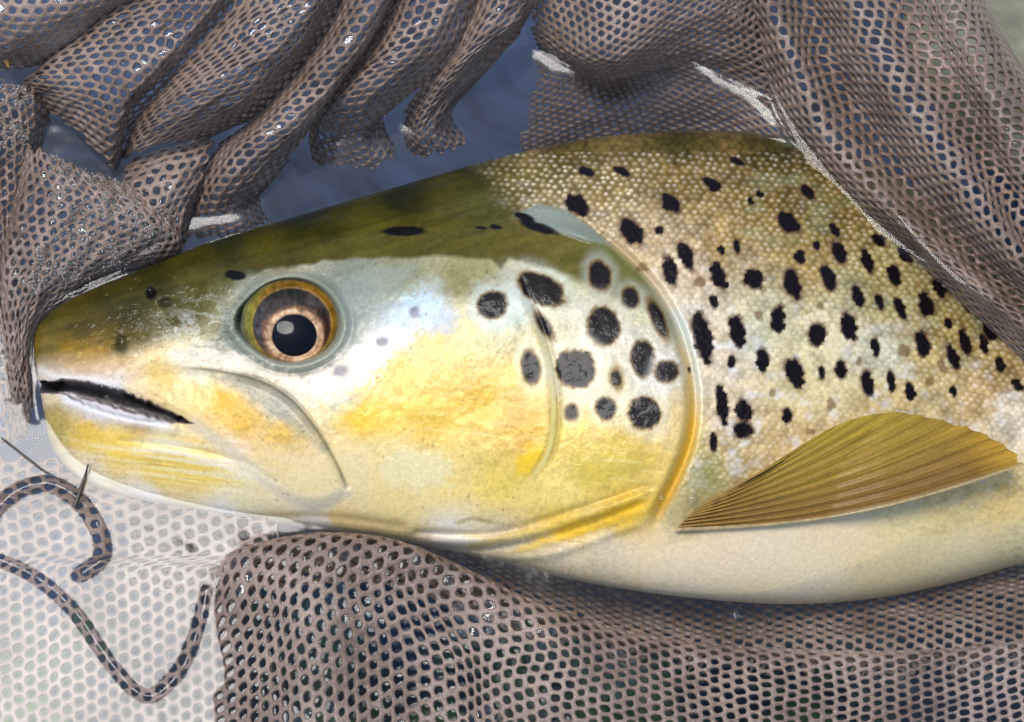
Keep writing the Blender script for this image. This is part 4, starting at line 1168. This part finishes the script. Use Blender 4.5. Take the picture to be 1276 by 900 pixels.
# ------------------------------------------------------------------ algae fuzz on the fold beside the snout
def build_algae():
    vs, fs, cs = [], [], []
    r = random.Random(21)
    def strand(x, y, h, L, dirx, diry, col):
        b0 = len(vs)
        w = r.uniform(0.6, 1.3)
        for k in range(4):
            t = k / 3
            xx = x + dirx * L * t + r.uniform(-1, 1) * t; yy = y + diry * L * t + r.uniform(-1, 1) * t; hh = h + L * 0.22 * math.sin(t * 2.2)
            ww = w * (1 - 0.75 * t)
            vs.append(U(xx - diry * ww, yy + dirx * ww, hh)); vs.append(U(xx + diry * ww, yy - dirx * ww, hh))
            cs.extend([col, col])
        for k in range(3):
            a = b0 + 2 * k
            fs.append((a, a + 1, a + 3, a + 2))
    cols = [(150, 138, 128), (170, 160, 152), (130, 116, 104), (104, 110, 86), (88, 98, 76), (156, 142, 130)]
    def scatter(P, n, u0, u1, v0, v1, sd, cut):
        u = np.array([r.uniform(u0, u1) for _ in range(n)]) * P.Lu; v = np.array([r.uniform(v0, v1) for _ in range(n)]) * P.Lv
        p = P.at(u, v)
        dens = fbm(p[:, 0] / 24, p[:, 1] / 24, sd) + 0.3 * (np.array([r.random() for _ in range(n)]) - 0.5)
        for q, dn in zip(p, dens):
            if dn < cut: continue
            a = r.uniform(0, 2 * math.pi)
            strand(q[0], q[1], q[2] + r.uniform(0, 3.5), r.uniform(1.5, 4.0), math.cos(a), math.sin(a), lin(r.choice(cols)))
    scatter(PATCHES[6], 4200, 0.25, 0.85, 0.02, 0.55, 401, 0.50)
    scatter(PATCHES[7], 900, 0.3, 0.8, 0.02, 0.22, 402, 0.45)
    scatter(PATCHES[5], 700, 0.2, 0.7, 0.0, 0.5, 403, 0.52)
    o = mesh_obj("algae_fuzz", np.array(vs), np.array(fs), m_colattr("algae", 0.35, 0.3), None, cols=np.array(cs))
    tag(o, "grey green algae fuzz clinging to the fold by the snout", "algae", kind="stuff")
build_algae()

# ------------------------------------------------------------------ water
def build_water():
    xs = np.concatenate([np.linspace(-2600, -90, 40)[:-1], np.arange(-90, 1380, 4.0), np.linspace(1380, 3900, 40)[1:]])
    ys = np.concatenate([np.linspace(-1500, -90, 30)[:-1], np.arange(-90, 1000, 4.0), np.linspace(1000, 2500, 30)[1:]])
    PX, PY = np.meshgrid(xs, ys, indexing='ij')
    px, py = PX.ravel(), PY.ravel()
    h = 1.6 * (fbm(px / 120, py / 90, 201) - 0.5) + 1.3 * (fbm(px / 36, py / 28, 202) - 0.5)
    inn = (px > -100) & (px < 1400) & (py > -100) & (py < 1010)
    k = np.nonzero(inn)[0]
    x, y = px[k], py[k]
    hh = np.zeros(len(k))
    # meniscus along the fish
    hh += 3.0 * np.exp(-pdist(x, y, WL_TOP[::2]) / 14)
    hh += 1.5 * np.exp(-pdist(x, y, WL_BOT[::2]) / 14)
    # meniscus along the net
    for pts, a, w in [([(236, 270), (270, 268), (300, 262), (330, 246), (352, 220), (372, 190), (392, 170), (430, 170), (470, 140), (500, 150), (520, 160), (548, 145), (600, 90), (640, 40)], 2.5, 13),
                      ([(150, 330), (100, 345), (60, 385), (44, 420), (40, 470), (46, 520)], 4, 12),
                      ([(662, 58), (700, 78), (760, 92), (850, 66), (900, 96), (958, 122)], 4, 12),
                      ([(950, 100), (985, 170), (1020, 215), (1060, 258)], 8, 14),
                      ([(262, 740), (300, 690), (390, 668), (482, 673), (562, 702), (640, 740), (740, 778), (850, 801), (1000, 812)], 2.5, 13),
                      ]:
        hh += a * np.exp(-pdist(x, y, smooth_line(pts, 4 * len(pts))) / w)
    for pts, a, w in [([(-20, 690), (40, 716), (90, 758), (130, 815), (165, 858), (192, 866), (224, 836), (246, 786), (258, 735)], -3.0, 4),
                      ([(-10, 640), (20, 612), (60, 602), (98, 622), (124, 660), (128, 694), (100, 716)], -4.0, 5)]:
        hh += a * np.exp(-(pdist(x, y, smooth_line(pts, 4 * len(pts))) / w) ** 2)
    h[k] += np.minimum(hh, 16)
    o = mesh_obj("water", U(px, py, h), grid_faces(len(xs), len(ys), flip=False), M_WATER)
    tag(o, "clear still river water round the fish and net", "water", kind="structure")
build_water()

# ------------------------------------------------------------------ water clinging along the net edges
def film_strip(pts, seed=0):
    """pts: px, py, h, half width; a sheet of water bridging net and pool, tilted to mirror sun glare to the camera"""
    A = catmull(np.array(pts, float), np.linspace(0, len(pts) - 1, 90))
    d = np.gradient(A[:, :2], axis=0); d /= np.linalg.norm(d, axis=1)[:, None]
    nx, ny = -d[:, 1], d[:, 0]
    k = np.linspace(-1, 1, 11)
    wob = 1 + 0.35 * (fbm(np.arange(90) / 7.0, np.zeros(90), seed) - 0.5)
    A[:, 3] *= 1.5
    X = A[:, 0:1] + nx[:, None] * A[:, 3:4] * wob[:, None] * k; Y = A[:, 1:2] + ny[:, None] * A[:, 3:4] * wob[:, None] * k
    gx, gy = X - A[:, 0:1], Y - A[:, 1:2]
    c = U(*np.mean(A[:, :3], 0)); v = (CAM - c) / np.linalg.norm(CAM - c); nn = v + np.array(sun_vec)  # normal set halfway between camera and sun to catch glare
    slope = (nn[0] / nn[2], nn[1] / nn[2])
    hh = A[:, 2:3] - slope[0] * gx + slope[1] * gy - 0.10 * A[:, 3:4] * k ** 2 + 0.5 * (fbm(X / 20, Y / 20, seed + 3) - 0.5)
    o = mesh_obj("water_film", U(X, Y, hh).reshape(-1, 3), grid_faces(90, 11), M_STRIP, net)
    o["kind"] = "stuff"
film_strip([(954, 92, 24, 3), (972, 132, 25, 5), (1000, 182, 27, 9), (1030, 222, 30, 14), (1064, 258, 34, 16), (1100, 288, 40, 11), (1140, 317, 48, 6), (1165, 332, 54, 3)], seed=1)
film_strip([(1120, 270, 96, 2), (1150, 305, 100, 3), (1190, 345, 106, 4), (1225, 368, 108, 2)], seed=7)
film_strip([(654, 58, 6, 1), (690, 72, 8, 6), (730, 86, 8, 6), (766, 100, 6, 1)], seed=2)
film_strip([(840, 66, 10, 1), (880, 86, 10, 4), (920, 104, 10, 4), (962, 124, 12, 1)], seed=3)
film_strip([(44, 478, 10, 3), (36, 440, 11, 5), (40, 404, 12, 5), (72, 374, 12, 6), (122, 349, 12, 7), (160, 331, 12, 8), (182, 324, 10, 3)], seed=4)


# ------------------------------------------------------------------ river stone beyond the net
def build_stone():
    import bmesh
    bm = bmesh.new(); bmesh.ops.create_icosphere(bm, subdivisions=5, radius=1.0)
    me = bpy.data.meshes.new("river_stone"); bm.to_mesh(me); bm.free()
    co = np.empty(len(me.vertices) * 3); me.vertices.foreach_get("co", co); co = co.reshape(-1, 3)
    f = 1 + 0.28 * (fbm(co[:, 0] * 1.6 + 5, co[:, 1] * 1.6 + co[:, 2], 301) - 0.5) + 0.05 * (fbm(co[:, 0] * 8, co[:, 1] * 8 + co[:, 2] * 3, 302) - 0.5)
    co = co * f[:, None] * np.array([0.045, 0.05, 0.03])
    me.vertices.foreach_set("co", co.ravel()); me.polygons.foreach_set("use_smooth", np.ones(len(me.polygons), bool))
    me.materials.append(m_plain("stone", (150, 142, 112), 0.7, 0.0, 90, 0.35, 0.5, 0.002))
    o = bpy.data.objects.new("river_stone", me); C.objects.link(o)
    o.location = U(1400, -20, -260).tolist()
    tag(o, "pale olive stone under water beyond the draped net", "stone")
build_stone()

# ------------------------------------------------------------------ bubbles and bits
def ico(r, sub=3):
    import bmesh
    bm = bmesh.new(); bmesh.ops.create_icosphere(bm, subdivisions=sub, radius=r)
    me = bpy.data.meshes.new("air_bubble"); bm.to_mesh(me); bm.free()
    me.polygons.foreach_set("use_smooth", np.ones(len(me.polygons), bool))
    me.materials.append(M_BUBBLE)
    return me
BUB = ico(1.0)
for (x, y, r, grp) in [(824, 620, 6, 0), (818, 634, 4, 0), (816, 646, 3, 0), (832, 640, 5, 0), (862, 622, 7, 0), (866, 630, 4, 0), (836, 652, 3, 0), (884, 624, 3, 0), (900, 615, 2.5, 0),
                       (916, 767, 6, 1), (1070, 702, 4, 1), (1054, 708, 2.5, 1), (742, 690, 3, 1), (826, 725, 3, 1), (700, 694, 2.5, 1)]:
    o = bpy.data.objects.new("air_bubble", BUB); C.objects.link(o)
    hz = float(fish_h(np.array(x), np.array(y))) + r * 0.7 if grp == 0 else max(2.0, float(fish_h(np.array(x), np.array(y))) + 1)
    o.location = U(x, y, hz).tolist(); o.scale = (r * S,) * 3
    tag(o, ["tiny air bubble clinging to the root of the golden fin", "tiny air bubble afloat on the water near the white belly"][grp], "bubble",
        ["bubbles at the fin root", "bubbles floating by the belly"][grp])

def tube(name, pts, radii, mat, nc=8):
    pts = np.array(pts, float)
    P = catmull(pts, np.linspace(0, len(pts) - 1, 24)); rd = np.interp(np.linspace(0, 1, 24), np.linspace(0, 1, len(radii)), radii)
    w = U(P[:, 0], P[:, 1], P[:, 2]); t = np.gradient(w, axis=0); t /= np.linalg.norm(t, axis=1)[:, None]
    u = np.cross(t, [0, 0, 1.0]); u /= np.linalg.norm(u, axis=1)[:, None]; v = np.cross(t, u)
    a = np.linspace(0, 2 * np.pi, nc, endpoint=False)
    co = w[:, None, :] + (u[:, None, :] * np.cos(a)[None, :, None] + v[:, None, :] * np.sin(a)[None, :, None]) * (rd[:, None, None] * S)
    return mesh_obj(name, co.reshape(-1, 3), grid_faces(24, nc, wrap_v=True), mat)
M_TWIG = m_plain("twig", (66, 54, 40), 0.5, 0.2, 900, 0.3)
o = tube("twig", [(93, 632, 2), (100, 612, 3), (106, 594, 4), (110, 578, 10)], [3.2, 3.0, 2.0, 0.8], M_TWIG)
tag(o, "short dark twig poking out of the water under the lower jaw", "twig")
o = tube("grass_stalk", [(2, 546, 3), (20, 560, 4), (38, 574, 4), (60, 590, 3), (92, 606, 2)], [1.2, 1.6, 1.6, 1.4, 0.8], M_TWIG)
tag(o, "thin dark stalk afloat beside the tip of the lower jaw", "stalk")
o = tube("seed_husk", [(2, 66, 92), (7, 74, 94), (11, 84, 90)], [2.0, 4.2, 1.0], m_plain("husk", (196, 138, 52), 0.5, 0.1, 900, 0.3))
tag(o, "tiny orange seed husk caught on the net rim", "seed")
